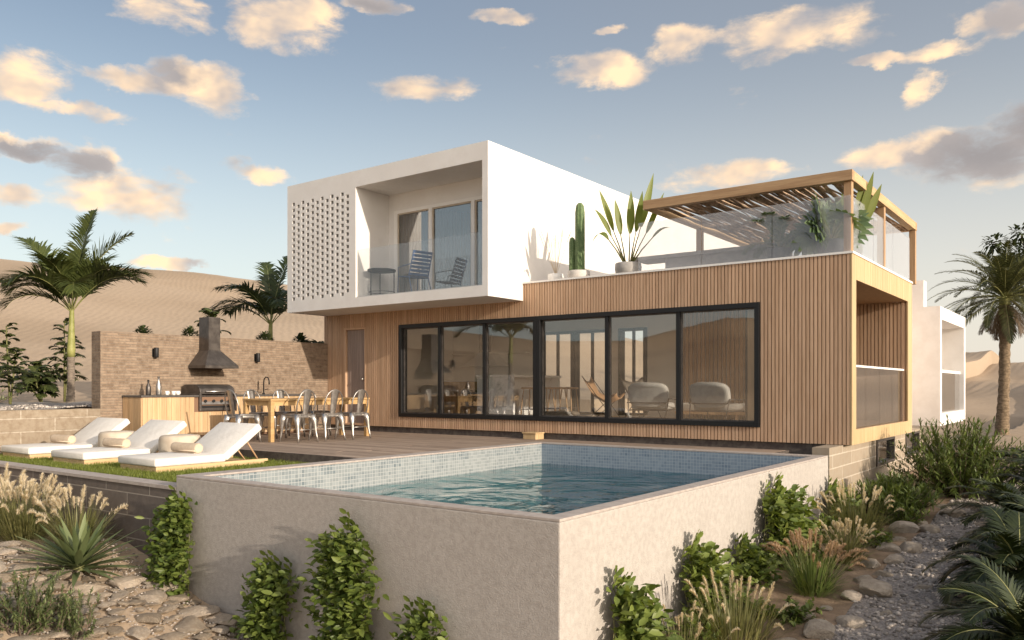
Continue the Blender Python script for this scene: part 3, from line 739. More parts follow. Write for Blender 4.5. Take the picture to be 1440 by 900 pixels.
# balcony back wall with sliding doors
D0, D1, DZ = -13.05, OP[1], 5.0
mb = MB(); mb.box(OP[0], OP[1], DB, DB+.12, DZ, OP[3]); mb.box(OP[0], D0, DB, DB+.12, OP[2], DZ); mb.build('balcony_back_wall', M['white'], house)
f = MB(); t = .07; cuts = [D0, -11.95, -10.75, D1]
f.box(D0, D1, DB-.02, DB+.10, DZ-t, DZ-.001); f.box(D0, D1, DB-.02, DB+.10, OP[2]+.001, OP[2]+.05)
for c in (D0, -11.95-.05, -10.75-.05): f.box(c, c+.09, DB-.02, DB+.10, OP[2]+.05, DZ-t)
dr = f.build('balcony_doors', M['white_smooth'], house); dr['label'] = 'white framed sliding doors at the back of the balcony'
for a, b in ((D0+.09, -12.0), (-11.91, -10.8), (-10.71, D1)):
    q = MB(); q.box(a+.03, b-.03, DB+.03, DB+.04, OP[2]+.08, DZ-t-.03); q.build('pane', M['pane_sky'], dr)
    q = MB()
    for (aa, bb, cc, dd) in ((a, a+.03, OP[2]+.05, DZ-t), (b-.03, b, OP[2]+.05, DZ-t), (a+.03, b-.03, OP[2]+.05, OP[2]+.08), (a+.03, b-.03, DZ-t-.03, DZ-t)):
        q.box(aa, bb, DB+.005, DB+.075, cc, dd)
    q.build('sash', M['pouf'], dr)
mb = MB(); slats_y(mb, DB+.15, 15.5, OP[2], OP[3], -13.12, .1, .07); slats_x(mb, -13.1, -11.7, OP[2], OP[3], 15.5, .1, .07)
mb.build('bedroom_slats', M['slat'], house)
mb = MB(); mb.box(-13.2, OP[1], 15.55, 15.65, OP[2], OP[3]); mb.build('bedroom_wall', M['plaster'], house)
q = MB(); q.box(OP[0]+.01, OP[1]-.01, BY+.05, BY+.062, OP[2]+.012, 4.02)
e = q.build('balcony_balustrade', M['balcony_glass'], house); e['label'] = 'frameless glass balustrade across the balcony opening'
q = MB(); q.box(OP[0]+.005, OP[1]-.005, BY+.03, BY+.082, OP[2]+.001, OP[2]+.02); q.build('channel', M['steel'], e)

# ---- rear parts seen past the right hand corner
mb = MB(); mb.box(-8.9, -4.25, 18.12, 21.05, ZB+.01, 3.42); mb.box(-8.9, -3.61, 21.225, 21.6, 2.925, 3.56); e = mb.build('rear_core', M['annex'], house); e['label'] = 'pale rendered block behind the timber box'
A = (21.1, 25.1, .125, 2.92); AO = (21.33, 24.85, .42, 2.62); XA = -3.24
mb = MB()
mb.box(-8, XA-.001, A[0], A[0]+.12, A[2], A[3]); e = mb.build('annex_wall', M['annex'], house)
mb = MB()
mb.box(XA-.6, XA, A[0]+.121, AO[0], A[2], A[3]); mb.box(XA-.6, XA, AO[1], A[1], A[2], A[3]); mb.box(XA-1.2, XA, AO[0], AO[1], AO[3], A[3]); mb.box(XA-1.2, XA, AO[0], AO[1], A[2], AO[2])
mb.box(XA-8, XA-.601, A[1]-.15, A[1]-.002, A[2], A[3]); mb.box(XA-8, XA-1.21, A[0]+.122, A[1]-.151, A[3]-.2, A[3]-.003)
an = mb.build('annex_frame', M['white'], house); an['label'] = 'white frame round the opening of the rear annex'
mb = MB(); mb.box(XA-1.25, XA-.62, AO[1]-.02, AO[1]+.08, AO[2], AO[3]); mb.box(XA-1.3, XA-1.2, AO[0], AO[1], AO[2], AO[3]); mb.build('annex_lining', M['annex'], house)
mb = MB(); mb.box(XA-.12, XA-.108, AO[0]+.01, AO[1]-.01, AO[2]+.004, 1.38)
e = mb.build('annex_balustrade', M['loggia_glass'], house)
mb = MB(); mb.box(XA-.14, XA-.085, AO[0]+.01, AO[1]-.01, 1.381, 1.45); mb.build('top_rail', M['white_smooth'], e)

# ------------------------------------------------------------------ pergola on the roof terrace
pg = thing('pergola', 'timber framed pergola roofed with rough sticks on the roof terrace', 'pergola', (-5.2, 15.8, ZT+.016))
PX0, PX1, PY0, PY1, PZ = -6.88, XR, YF, 18.45, 4.42
mb = MB(); mb.box(PX0, PX1, PY0, PY0+.14, PZ-.165, PZ); mb.build('cross_beam', M['beam'], pg, bevel=.006); mb = MB(); mb.box(PX0, PX1, PY1-.14, PY1, PZ-.165, PZ); mb.build('cross_beam', M['beam'], pg, bevel=.006)
mb = MB(); mb.box(PX0, PX0+.14, PY0+.141, PY1-.141, PZ-.16, PZ-.003); mb.build('side_beam', M['beam_y'], pg, bevel=.006); mb = MB(); mb.box(PX1-.14, PX1-.001, PY0+.141, PY1-.141, PZ-.16, PZ-.003); mb.build('side_beam', M['beam_y'], pg, bevel=.006)
for (a, b) in ((PX0+.01, 15.6), (PX0+.01, PY1-.13), (PX1-.15, PY0+.075), (PX1-.15, 15.6), (PX1-.13, PY1-.13)):
    mb = MB(); mb.box(a, a+.12, b, b+.115, ZT+.016, PZ-.167); mb.build('post', M['post'], pg, bevel=.006)
mb = MB(); rr = random.Random(5)
n = 66
for i in range(n):
    x = PX0+.20+(PX1-PX0-.40)*(i+.5)/n + rr.uniform(-.02, .02); z = PZ-.11+rr.uniform(-.02, .012)
    for (ya, yb) in ((PY0+.141, 15.9), (15.75, PY1-.141)):
        sl = rr.uniform(-.05, .05); ph = rr.uniform(0, 6.3); am = rr.uniform(.01, .03)
        pts = []; rad = []
        r0 = rr.uniform(.016, .030)
        for k in range(7):
            t = k/6
            pts.append((x+sl*(t-.5)*2+am*math.sin(ph+t*6), ya+(yb-ya)*t, z+.015*math.sin(ph*2+t*7))); rad.append(r0*(1.1-.35*t))
        mb.tube(pts, rad, 6)
e = mb.build('stick_roof', M['stick'], pg); e['label'] = 'roof of crooked brown sticks with gaps of sky'
# ------------------------------------------------------------------ pool
PXa, PXb, PYa, PYb = -8.67, -3.40, 5.20, 12.47
pool = thing('swimming_pool', 'raised rectangular swimming pool with rendered outer walls and mosaic lining', 'pool', (-6, 8.8, -1.7))
tl, tr_, tf, tb = .26, .17, .17, .22
def ring(mb, o, i, z0, z1):
    """rectangular frame extruded upwards as one closed mesh; o, i = outer and inner (x0, x1, y0, y1)"""
    c = lambda r: [(r[0],r[2]),(r[1],r[2]),(r[1],r[3]),(r[0],r[3])]
    v = [(x,y,z) for z in (z0,z1) for r in (o,i) for x,y in c(r)]
    f = []
    for k in range(4):
        n = (k+1) % 4
        f += [(k,n,8+n,8+k), (4+k,12+k,12+n,4+n), (8+k,8+n,12+n,12+k), (k,4+k,4+n,n)]
    mb.add(v, f)
mb = MB(); ring(mb, (PXa,PXb,PYa,PYb), (PXa+tl,PXb-tr_,PYa+tf,PYb-tb), -1.75, -.012); mb.build('shell', M['stucco'], pool, bevel=.012)
mb = MB(); ring(mb, (PXa+.002,PXb-.002,PYa+.002,PYb-.002), (PXa+tl,PXb-tr_,PYa+tf,PYb-tb), -.011, .012); mb.build('coping', M['coping'], pool, bevel=.004)
def tilemat(name, plane, c1, c2, c3, cm):
    m, nt, out = newmat(name)
    tc = nd(nt, 'ShaderNodeTexCoord'); sp = nd(nt, 'ShaderNodeSeparateXYZ'); nt.links.new(tc.outputs['Object'], sp.inputs[0])
    cx = nd(nt, 'ShaderNodeCombineXYZ')
    if plane == 'wall': nt.links.new(mth(nt, 'ADD', sp.outputs[0], sp.outputs[1]), cx.inputs[0]); nt.links.new(sp.outputs[2], cx.inputs[1])
    else: nt.links.new(sp.outputs[0], cx.inputs[0]); nt.links.new(sp.outputs[1], cx.inputs[1])
    b = nd(nt, 'ShaderNodeTexBrick', _offset=0.0, Vector=cx.outputs[0], Color1=c4(c1), Color2=c4(c2), Mortar=c4(cm), Scale=1.0, Mortar__Size=.0035, Brick__Width=.052, Row__Height=.052)
    b2 = nd(nt, 'ShaderNodeTexBrick', _offset=.37, Vector=cx.outputs[0], Color1=(0,0,0,1), Color2=(1,1,1,1), Mortar=(1,1,1,1), Scale=1.0, Mortar__Size=.012, Brick__Width=.31, Row__Height=.155)
    col = mix(nt, mth(nt, 'MULTIPLY', b2.outputs[0], .45), b.outputs[0], c3)
    p = nd(nt, 'ShaderNodeBsdfPrincipled', Base__Color=col, Roughness=.25)
    nt.links.new(p.outputs[0], out.inputs[0]); return m
M['tile'] = tilemat('mosaic_tile', 'wall', (.13,.165,.185), (.24,.275,.29), (.36,.38,.375), (.40,.41,.405))
M['tile_shaded'] = tilemat('mosaic_tile_shaded', 'wall', (.14,.195,.265), (.22,.28,.35), (.29,.35,.41), (.37,.41,.45))  # wall tile recoloured, the far wall's bluish shade painted in
M['tile_floor'] = tilemat('mosaic_tile_floor', 'floor', (.07,.35,.43), (.10,.42,.51), (.15,.47,.56), (.26,.54,.60))
WX0, WX1, WY0, WY1 = PXa+tl, PXb-tr_, PYa+tf, PYb-tb
mb = MB(); e = .012
mb.box(WX0, WX0+e, WY0, WY1, -1.4, -.012); mb.box(WX1-e, WX1, WY0, WY1, -1.4, -.012); mb.box(WX0+e, WX1-e, WY0, WY0+e, -1.4, -.012)
q = mb.build('tile_lining', M['tile'], pool); q['label'] = 'pale mosaic tiles on the inner pool walls'
mb = MB(); mb.box(WX0+e, WX1-e, WY1-e, WY1, -1.4, -.012); q = mb.build('tile_lining', M['tile_shaded'], pool); q['label'] = 'mosaic tiles on the far pool wall, bluish shade painted into them'
mb = MB(); mb.box(WX0+e, WX1-e, WY0+e, WY1-e, -1.42, -1.39); mb.build('pool_floor', M['tile_floor'], pool)
# water
m, nt, out = newmat('pool_water')
v = coords(nt)
n1 = nd(nt, 'ShaderNodeTexNoise', Vector=v, Scale=1.05, Detail=2.0, Roughness=.4, Distortion=1.2).outputs[0]
n2 = nd(nt, 'ShaderNodeTexNoise', Vector=v, Scale=3.6, Detail=2.0, Roughness=.5, Distortion=.8).outputs[0]
b = bump(nt, mth(nt, 'ADD', n1, mth(nt, 'MULTIPLY', n2, .16)), 1.0, .17)
lw = nd(nt, 'ShaderNodeLayerWeight', Blend=.5); nt.links.new(b, lw.inputs['Normal'])
f = mth(nt, 'MULTIPLY_ADD', mth(nt, 'POWER', lw.outputs['Facing'], 4.5), .95, .03, clamp=True)
rf = nd(nt, 'ShaderNodeBsdfRefraction', Color=(.60,.91,.94,1), Roughness=0.0, IOR=1.33, Normal=b)
tp = nd(nt, 'ShaderNodeBsdfTransparent', Color=(.60,.91,.94,1))
mt = nd(nt, 'ShaderNodeMixShader', i0=.65); nt.links.new(rf.outputs[0], mt.inputs[1]); nt.links.new(tp.outputs[0], mt.inputs[2])
gl = nd(nt, 'ShaderNodeBsdfGlossy', Roughness=.01, Normal=b)
ms = nd(nt, 'ShaderNodeMixShader', i0=f); nt.links.new(mt.outputs[0], ms.inputs[1]); nt.links.new(gl.outputs[0], ms.inputs[2])
nt.links.new(ms.outputs[0], out.inputs[0])
mb = MB(); zw = -.37
mb.add([(WX0+e,WY0+e,zw),(WX1-e,WY0+e,zw),(WX1-e,WY1-e,zw),(WX0+e,WY1-e,zw)], [(0,1,2,3)])
structure(mb.build('pool_water', m))

# ------------------------------------------------------------------ deck, lawn, garden walls
DKY = 8.1
mb = MB(); rr = random.Random(2)
yy = DKY+.03
while yy < YF+.02:
    w = min(.138, YF+.03-yy)
    x1 = PXa-.006 if yy+w < PYb+.004 else -4.28
    xx = -15.40
    while xx < x1-.05:
        L = min(rr.uniform(2.2, 3.4), x1-xx)
        if x1-xx-L < .5: L = x1-xx
        mb.box(xx, xx+L-.004, yy, yy+w-.007, -.03, rr.uniform(-.002, .001)); xx += L
    yy += w
structure(mb.build('deck', M['deck']))
mb = MB(); mb.box(-15.44, PXa-.004, DKY, DKY+.028, -.2, -.002); mb.box(-15.44, PXa-.004, DKY+.03, PYb, -.35, -.034)
mb.box(-15.44, -4.28, PYb+.003, YF+.03, -.35, -.034); mb.box(-4.275, -4.245, PYb+.003, YF+.03, -.35, -.002)
structure(mb.build('deck_edge', M['deck_edge']))
ZL = -.15
mb = MB(); mb.box(-15.44, PXa-.004, PYa+.24, DKY-.002, -.8, ZL-.02); structure(mb.build('lawn_soil', M['lawn_base']))
mb = MB(); rr = random.Random(3)
N = 52000
for i in range(N):
    x = rr.uniform(-15.4, PXa-.02); y = PYa+.26 + (DKY-PYa-.28)*rr.random()**1.35
    h = rr.uniform(.035, .085); a = rr.uniform(0, 6.283); lean = rr.uniform(0, .035); w = rr.uniform(.005, .009)
    ca, sa = math.cos(a), math.sin(a); b_ = rr.uniform(0, 6.283)
    mb.add([(x-ca*w, y-sa*w, ZL-.02), (x+ca*w, y+sa*w, ZL-.02), (x+lean*math.cos(b_), y+lean*math.sin(b_), ZL-.02+h)], [(0,1,2)])
lawn = mb.build('lawn_grass', M['grass_green']); tag(lawn, 'short green lawn grass under the sun loungers', 'grass', kind='stuff')

dw = MB(); dw.box(-17.5, PXa-.004, PYa+.02, PYa+.24, -1.75, -.165)
w = dw.build('retaining_wall', M['dark_block']); tag(w, 'dark grey block retaining wall below the lawn, left of the pool', 'wall')
mb = MB(); mb.box(-17.5, PXa-.004, PYa+.0, PYa+.25, -.164, -.125); mb.build('capping', M['coping'], w)
tw = MB(); tw.box(-15.79, -15.45, 2.0, 7.72, -.5, .62)
w = tw.build('garden_wall', M['tan_block']); tag(w, 'low tan block wall holding up the planting bed behind the loungers', 'wall')
bw = MB(); bw.box(-15.79, -15.452, 7.722, YF-.012, -.4, 2.095)
w = bw.build('brick_wall', M['brick']); tag(w, 'tall brown thin brick wall behind the outdoor kitchen', 'wall')
for (y, z, lab) in ((8.8, 1.72, 'small dark wall lamp on the brick wall, left of the cooker hood'), (11.2, 1.69, 'small dark wall lamp on the brick wall, between hood and house')):
    t = thing('wall_lamp', lab, 'wall lamp', (-15.45, y, z), 0, 'lamps on the brick wall')
    q = MB(); q.box(-15.449, -15.435, y-.05, y+.05, z-.08, z+.08); q.build('back_plate', M['black'], t)
    q = MB(); q.lathe([(.04,-.10),(.045,-.09),(.045,.09),(.04,.10)], (-15.375, y, z), 14); q.build('lamp_body', M['black'], t)
    q = MB(); q.box(-15.436, -15.40, y-.015, y+.015, z-.02, z+.02); q.build('bracket', M['black'], t)
sb = MB(); sb.box(-9.35, -9.05, 12.98, YF-.012, .002, .115); sb.box(-9.37, -9.03, 12.96, YF-.015, .116, .14)
tag(sb.build('step_block', M['pale_wood'], bevel=.006), 'small pale timber step block on the deck below the windows', 'step')

# ------------------------------------------------------------------ outdoor kitchen
KX, KY0, KY1, KH = -14.75, 8.16, 12.2, .87
GR = (9.34, 10.2)
k = thing('outdoor_kitchen', 'timber clad outdoor kitchen counter with dark worktop along the brick wall', 'kitchen counter', (-15.1, 10.2, .001))
mb = MB(); rr = random.Random(4)
y = KY0+.004
while y < KY1-.01:
    w_ = min(.098, KY1-y); zt = KH-.04 if not (y+w_ > GR[0] and y < GR[1]) else .53
    mb.box(KX-.02, KX, y, y+w_-.005, .06, zt); y += w_
x = KX-.022
while x > -15.44:
    w_ = min(.098, x+15.44); mb.box(x-w_+.005, x, KY0-.015, KY0+.003, .06, KH-.04); x -= w_
mb.build('front_boards', M['counter_wood'], k)
mb = MB(); mb.box(-15.445, KX-.021, KY0+.0035, KY1, .005, KH-.041) ; mb.box(-15.445, KX-.05, KY0+.05, KY1-.02, .001, .0045); mb.build('carcass', M['slat_back'], k)
mb = MB(); mb.box(-15.448, KX+.02, KY0-.03, GR[0]-.004, KH-.039, KH); mb.box(-15.448, KX+.02, GR[1]+.004, KY1, KH-.039, KH); mb.build('worktop', M['counter_top'], k, bevel=.004)
tp = MB(); yb = 11.22; xb = -15.2
tp.tube([(xb,yb,KH),(xb,yb,KH+.27),(xb+.02,yb,KH+.34),(xb+.08,yb,KH+.385),(xb+.15,yb,KH+.37),(xb+.19,yb,KH+.31),(xb+.195,yb,KH+.22)], .014, 8)
tp.lathe([(.03,0),(.03,.03),(.018,.035)], (xb,yb,KH), 12); tp.tube([(xb+.01,yb+.02,KH+.1),(xb+.03,yb+.10,KH+.12)], .008, 6)
tp.build('tap', M['black'], k)
# barbecue built into the counter
b_ = thing('barbecue', 'built in steel gas barbecue with closed hood and control knobs', 'barbecue', (-15.05, sum(GR)/2, .55))
g0, g1 = GR; zb = .55; xf = KX+.035
mb = MB(); mb.box(-15.42, xf, g0, g1, zb, zb+.06); mb.box(-15.42, xf, g0, g0+.05, zb+.06, .90); mb.box(-15.42, xf, g1-.05, g1, zb+.06, .90); mb.box(-15.42, KX-.1, g0+.05, g1-.05, zb+.06, .88)
mb.build('body', M['dark_metal'], b_, bevel=.006)
mb = MB(); mb.obox((KX-.03, (g0+g1)/2, .735), (.008,0,.004), (0,(g1-g0)/2-.055,0), (-.03,0,.06)); mb.build('control_panel', M['steel'], b_)
for i in range(4):
    yk = g0+.15+i*(g1-g0-.3)/3
    q = MB(); q.tube([(KX-.03,yk,.735),(KX+.015,yk,.75)], .03, 12); q.build('knob', M['black'], b_)
mb = MB(); mb.box(KX-.06, KX+.01, g0+.055, g1-.055, .615, .655); mb.build('drip_tray', M['black'], b_)
# hood lid: rounded profile extruded along Y
pr = [(-15.40,.885),(KX-.0,.885),(KX+.005,.93),(KX-.02,1.0),(KX-.10,1.06),(KX-.22,1.085),(-15.30,1.085),(-15.40,1.05)]
mb = MB(); n = len(pr); va = [(x,g0+.03,z) for x,z in pr]+[(x,g1-.03,z) for x,z in pr]
mb.add(va, [tuple(range(n))[::1], tuple(range(n,2*n))[::-1]] + [(i,n+i,n+(i+1) % n,(i+1) % n) for i in range(n)])
lid = mb.build('lid', M['dark_metal'], b_, bevel=.01)
mb = MB(); mb.tube([(KX+.05,g0+.13,.94),(KX+.05,g1-.13,.94)], .014, 8); mb.tube([(KX-.01,g0+.16,.95),(KX+.05,g0+.16,.94)], .01, 6); mb.tube([(KX-.01,g1-.16,.95),(KX+.05,g1-.16,.94)], .01, 6); mb.build('handle', M['steel'], lid)
# cooker hood on the wall
h_ = thing('cooker_hood', 'dark steel pyramid cooker hood with square flue on the brick wall', 'cooker hood', (-15.45, 9.92, 1.42))
mb = MB(); c0, c1, xh = 9.54, 10.32, -14.83
mb.box(-15.449, xh, c0, c1, 1.42, 1.475)
f0, f1, xg = 9.79, 10.06, -15.10
v_ = [(-15.449,c0,1.475),(xh,c0,1.475),(xh,c1,1.475),(-15.449,c1,1.475),(-15.449,f0,1.80),(xg,f0,1.80),(xg,f1,1.80),(-15.449,f1,1.80)]
mb.add(v_, [(0,1,5,4),(1,2,6,5),(2,3,7,6)]); mb.build('canopy', M['dark_metal'], h_)
mb = MB(); mb.box(-15.449, xg, f0, f1, 1.80, 2.49); mb.box(-15.449, xg+.006, f0-.006, f1+.006, 1.795, 1.812); mb.build('flue', M['dark_metal'], h_)
# bottles and cups
def bottle(x, y, z, s, mat, lab, tall):
    t = thing('bottle', lab, 'bottle', (x, y, z), 0, 'bottles on the kitchen counter')
    q = MB(); q.lathe([(.035*s,.001),(.042*s,.015),(.043*s,.17*tall),(.036*s,.22*tall),(.017*s,.275*tall),(.015*s,.33*tall)], (x,y,z), 16); q.build('body', mat, t)
    q = MB(); q.lathe([(.0155*s,.0),(.018*s,.003),(.018*s,.03*tall),(.012*s,.036*tall)], (x,y,z+.331*tall), 12); q.build('cap', M['black'] if mat != M['steel'] else M['dark_metal'], t)
bottle(-15.14, 8.50, KH, 1.15, M['dark_metal'], 'dark bottle at the left end of the kitchen counter', .82)
bottle(-14.98, 8.62, KH, 1.25, M['steel'], 'tall shiny steel bottle beside the dark one on the counter', 1.0)
for i, (x, y, lab) in enumerate(((-15.02,8.82,'white cup nearest the steel bottle on the counter'), (-14.95,8.92,'middle white cup of three on the counter'), (-15.03,9.06,'white cup of three nearest the barbecue'))):
    t = thing('cup', lab, 'cup', (x, y, KH+.001), 0, 'cups on the kitchen counter')
    q = MB(); q.lathe([(.03,.0),(.038,.005),(.042,.08),(.038,.08),(.034,.012)], (x,y,KH+.001), 14); q.build('bowl', M['white_smooth'], t)
    q = MB(); q.tube([(x+.04,y+.005,KH+.065),(x+.065,y+.01,KH+.055),(x+.065,y+.01,KH+.03),(x+.04,y+.005,KH+.02)], .006, 6); q.build('handle', M['white_smooth'], t)

# ------------------------------------------------------------------ dining table and metal chairs
TX0, TX1, TY0, TY1, TZ = -13.42, -12.55, 9.42, 11.92, .81
t = thing('dining_table', 'long plain timber dining table standing on the deck', 'table', ((TX0+TX1)/2, (TY0+TY1)/2, .001))
mb = MB(); mb.box(TX0, TX1, TY0, TY1, TZ-.04, TZ); mb.build('tabletop', M['table_wood'], t, bevel=.005)
for x in (TX0+.01, TX1-.09):
    for y in (TY0+.01, TY1-.09):
        mb = MB(); mb.box(x, x+.08, y, y+.08, .001, TZ-.041); mb.build('leg', M['table_wood'], t, bevel=.005)
mb = MB(); mb.box(TX0+.09, TX1-.09, TY0+.03, TY0+.055, TZ-.13, TZ-.041); mb.box(TX0+.09, TX1-.09, TY1-.055, TY1-.03, TZ-.13, TZ-.041); mb.box(TX0+.03, TX0+.055, TY0+.09, TY1-.09, TZ-.13, TZ-.041); mb.box(TX1-.055, TX1-.03, TY0+.09, TY1-.09, TZ-.13, TZ-.041)
mb.build('apron', M['table_wood'], t)

def chair_proto(loc, rz, label):
    """stamped metal cafe chair, faces local +Y"""
    s = 1.17
    t = thing('metal_chair', label, 'chair', (0,0,0), 0, 'metal chairs round the dining table')
    sh = .45*s
    q = MB(); q.rbox(-.18*s, .18*s, -.17*s, .18*s, sh-.022, sh, .01, 2, bulge=-.006); q.rbox(-.172*s, .172*s, -.165*s, .172*s, sh-.075, sh-.02, .012, 2); q.build('seat', M['gunmetal'], t)
    for sx in (-1, 1):
        for sy in (-1, 1):
            q = MB()
            top = Vector((sx*.155*s, sy*.15*s, sh-.03)); bot = Vector((sx*.205*s, (.20 if sy > 0 else -.235)*s, .0))
            pts = []; 
            for k in range(6):
                u = k/5; p = top.lerp(bot, u); bow = math.sin(min(1,u*1.8)*math.pi)*.012*s
                pts.append(p + Vector((sx*bow, sy*bow*.6, 0)))
            rad = [.060*s, .050*s, .033*s, .022*s, .016*s, .014*s]
            q.tube(pts, rad, 8); q.build('leg', M['steel'] if sy < 0 else M['gunmetal'], t)
    q = MB()   # bent tube back frame
    A_ = []
    for k in range(15):
        u = k/14; a = math.pi*u
        x = -.205*s*math.cos(a) if 0 < u < 1 else (-.19*s if u == 0 else .19*s)
        zz = sh-.02 + (.40*s)*(max(0, math.sin(a))**.62)
        A_.append((x*(.92+.08*math.sin(a)), -.155*s-.075*s*(zz-sh)/(.4*s), zz))
    q.tube(A_, .011*s, 8); q.build('back_frame', M['gunmetal'], t)
    q = MB(); n = 6; v_ = []; f_ = []
    for k in range(n+1):
        u = k/n; zz = sh-.01+(.385*s)*u; yy = -.158*s-.072*s*u; w = (.052+.03*u)*s
        for (xx, dy) in ((-w,0),(-w*.4,-.012*s),(w*.4,-.012*s),(w,0)): v_.append((xx, yy+dy, zz))
        for (xx, dy) in ((-w,.004),(-w*.4,-.007*s),(w*.4,-.007*s),(w,.004)): v_.append((xx, yy+dy, zz))
    for k in range(n):
        for j in range(3):
            f_.append((k*8+j, k*8+j+1, k*8+8+j+1, k*8+8+j)); f_.append((k*8+4+j+1, k*8+4+j, k*8+12+j, k*8+12+j+1))
        f_.append((k*8, k*8+8, k*8+12, k*8+4)); f_.append((k*8+3, k*8+7, k*8+15, k*8+11))
    q.add(v_, f_, smooth=True); q.build('back_panel', M['gunmetal'], t)
    q = MB(); q.tube([(-.17*s,.17*s,.2*s),(.17*s,.17*s,.2*s)], .008*s, 6); q.tube([(-.185*s,-.2*s,.2*s),(.185*s,-.2*s,.2*s)], .008*s, 6); q.build('stretcher', M['gunmetal'], t)
    t.location = loc; t.rotation_euler = (0,0,rz)
    return t
ch = chair_proto((-13.02, 9.14, .001), R(-4), 'metal chair at the near head of the dining table')
P2 = math.pi/2
for (x, y, rz, lab) in ((-12.30, 9.85, P2+.06, 'metal chair on the pool side of the table, nearest the loungers'),
                        (-12.30, 10.53, P2-.03, 'middle metal chair on the pool side of the table'),
                        (-12.30, 11.20, P2+.03, 'metal chair on the pool side of the table, nearest the house door'),
                        (-13.68, 10.0, -P2+.05, 'metal chair on the kitchen side of the table, nearest the barbecue'),
                        (-13.68, 10.70, -P2, 'middle metal chair on the kitchen side, in front of the tap'),
                        (-13.68, 11.4, -P2-.04, 'metal chair on the kitchen side, nearest the house')):
    dup(ch, (x, y, .001), rz, lab)

# ------------------------------------------------------------------ sun loungers
def lounger(loc, label):
    t = thing('sun_lounger', label, 'sun lounger', (0,0,0), 0, 'sun loungers on the lawn')
    W, L = 1.03, 1.10
    q = MB(); q.box(-W/2+.03, W/2-.03, 0.03, L+.66, .012, .05)
    q.box(-W/2+.03, -W/2+.09, 0.03, L+.72, .051, .085); q.box(W/2-.09, W/2-.03, 0.03, L+.72, .051, .085); q.box(-W/2+.09, W/2-.09, .03, .09, .051, .085); q.box(-W/2+.09, W/2-.09, L-.08, L-.02, .051, .085)
    for x_ in (-W/2+.06, W/2-.1):
        for y_ in (.12, L+.45): q.box(x_, x_+.04, y_, y_+.06, -.012, .0115)
    q.build('base_frame', M['lounger_frame'], t)
    q = MB(); q.rbox(-W/2, W/2, 0, L-.012, .086, .20, .03, 3, bulge=.008); q.build('mattress', M['cushion'], t)
    a = R(36); Mx = Matrix.Translation((0, L, .094)) @ Matrix.Rotation(a, 4, 'X')
    q = MB(); q.rbox(-W/2, W/2, 0, .76, 0, .115, .03, 3, M=Mx, bulge=.008); q.build('backrest', M['cushion'], t)
    for sx in (-1, 1):
        q = MB(); p1 = Mx @ Vector((sx*W*.36, .50, -.005)); q.tube([p1, (sx*W*.36, L+.62, .075)], .014, 6)
        p2 = Mx @ Vector((sx*W*.36, .30, -.005)); q.tube([p2, (sx*W*.36, L+.40, .075)], .012, 6); q.build('strut', M['int_wood'], t)
    t.location = loc; return t
lz = ZL-.0
lg = lounger((-10.93, 5.95, lz), 'cream sun lounger nearest the pool')
lg.rotation_euler.z = R(-1)
dup(lg, (-12.80, 5.88, lz), R(.5), 'middle cream sun lounger of the three on the lawn')
dup(lg, (-14.52, 5.84, lz), R(.8), 'cream sun lounger farthest from the pool, before the tan wall')
def towel(x, y, z, rz, lab):
    t = thing('rolled_towel', lab, 'towel', (x, y, z), rz, 'rolled towels on the loungers')
    q = MB(); L = .29; Mx = Matrix.Rotation(R(90), 4, 'Y')
    prof = [(.004,-L+.02),(.012,-L+.02),(.013,-L+.004),(.026,-L),(.028,-L+.018),(.034,-L+.018),(.036,-L+.002),(.050,-L),(.052,-L+.014),(.056,-L+.014),(.058,-L),(.072,-L+.006),(.074,-L+.03),(.073,0),(.075,L*.5),(.074,L-.02),(.066,L),(.03,L-.004),(.004,L-.01)]
    b2 = MB(); b2.lathe(prof, (0,0,0), 20)
    q.add([(Mx @ Vector(v_)) + Vector((0, 0, .070)) + Vector((0, .01*math.sin(v_[2]*9), 0)) for v_ in b2.v], b2.f, smooth=True)
    q.box(-L+.01, L-.01, -.075, .02, .0005, .009); q.build('roll', M['towel'], t, local=True)
    q = MB(); q.tube([(-L+.006, -.055, .034), (-L*.3, -.058, .031), (L-.01, -.056, .036)], .014, 8); q.build('hem', M['towel'], t, local=True)
zt = lz+.208
towel(-11.05, 6.80, zt, .05, 'rolled tan towel on the lounger nearest the pool')
towel(-12.93, 6.72, zt, .04, 'rolled tan towel on the middle sun lounger')
towel(-14.62, 6.66, zt, .06, 'rolled tan towel on the lounger before the tan wall')
for (x, y, lab) in ((-11.88, 7.2, 'beige drum pouf between the nearest and the middle lounger'), (-13.68, 7.15, 'beige drum pouf between the middle and the farthest lounger')):
    t = thing('pouf', lab, 'pouf', (x, y, lz), 0, 'poufs between the loungers')
    q = MB(); q.lathe([(.27,0),(.305,.02),(.318,.10),(.318,.34),(.308,.385),(.285,.413),(.2,.425),(.05,.43)], (x,y,lz), 36); q.build('cushion', M['pouf'], t)

# ------------------------------------------------------------------ balcony furniture
bx, by, bz = -12.92, 12.62, OP[2]+.002
t = thing('side_table', 'small round black side table on the balcony', 'side table', (bx, by, bz))
q = MB(); q.lathe([(.29,.585),(.31,.585),(.31,.625),(.295,.625),(.295,.60),(.01,.60)], (bx,by,bz), 32); q.build('tray_top', M['black'], t)
for k in range(3):
    a = 2*math.pi*k/3+.4; q = MB(); q.tube([(bx+.29*math.cos(a),by+.29*math.sin(a),bz+.59),(bx+.29*math.cos(a),by+.29*math.sin(a),bz)], .011, 6); q.build('leg', M['black'], t)
q = MB(); q.tube([(bx+.285*math.cos(a_), by+.285*math.sin(a_), bz+.13) for a_ in np.linspace(0, 2*math.pi, 30)], .007, 5, cap=False); q.build('ring', M['black'], t)
t = thing('balcony_chair', 'blue strapped armchair with thin black legs on the balcony', 'chair', (0,0,0))
fr_ = MB()
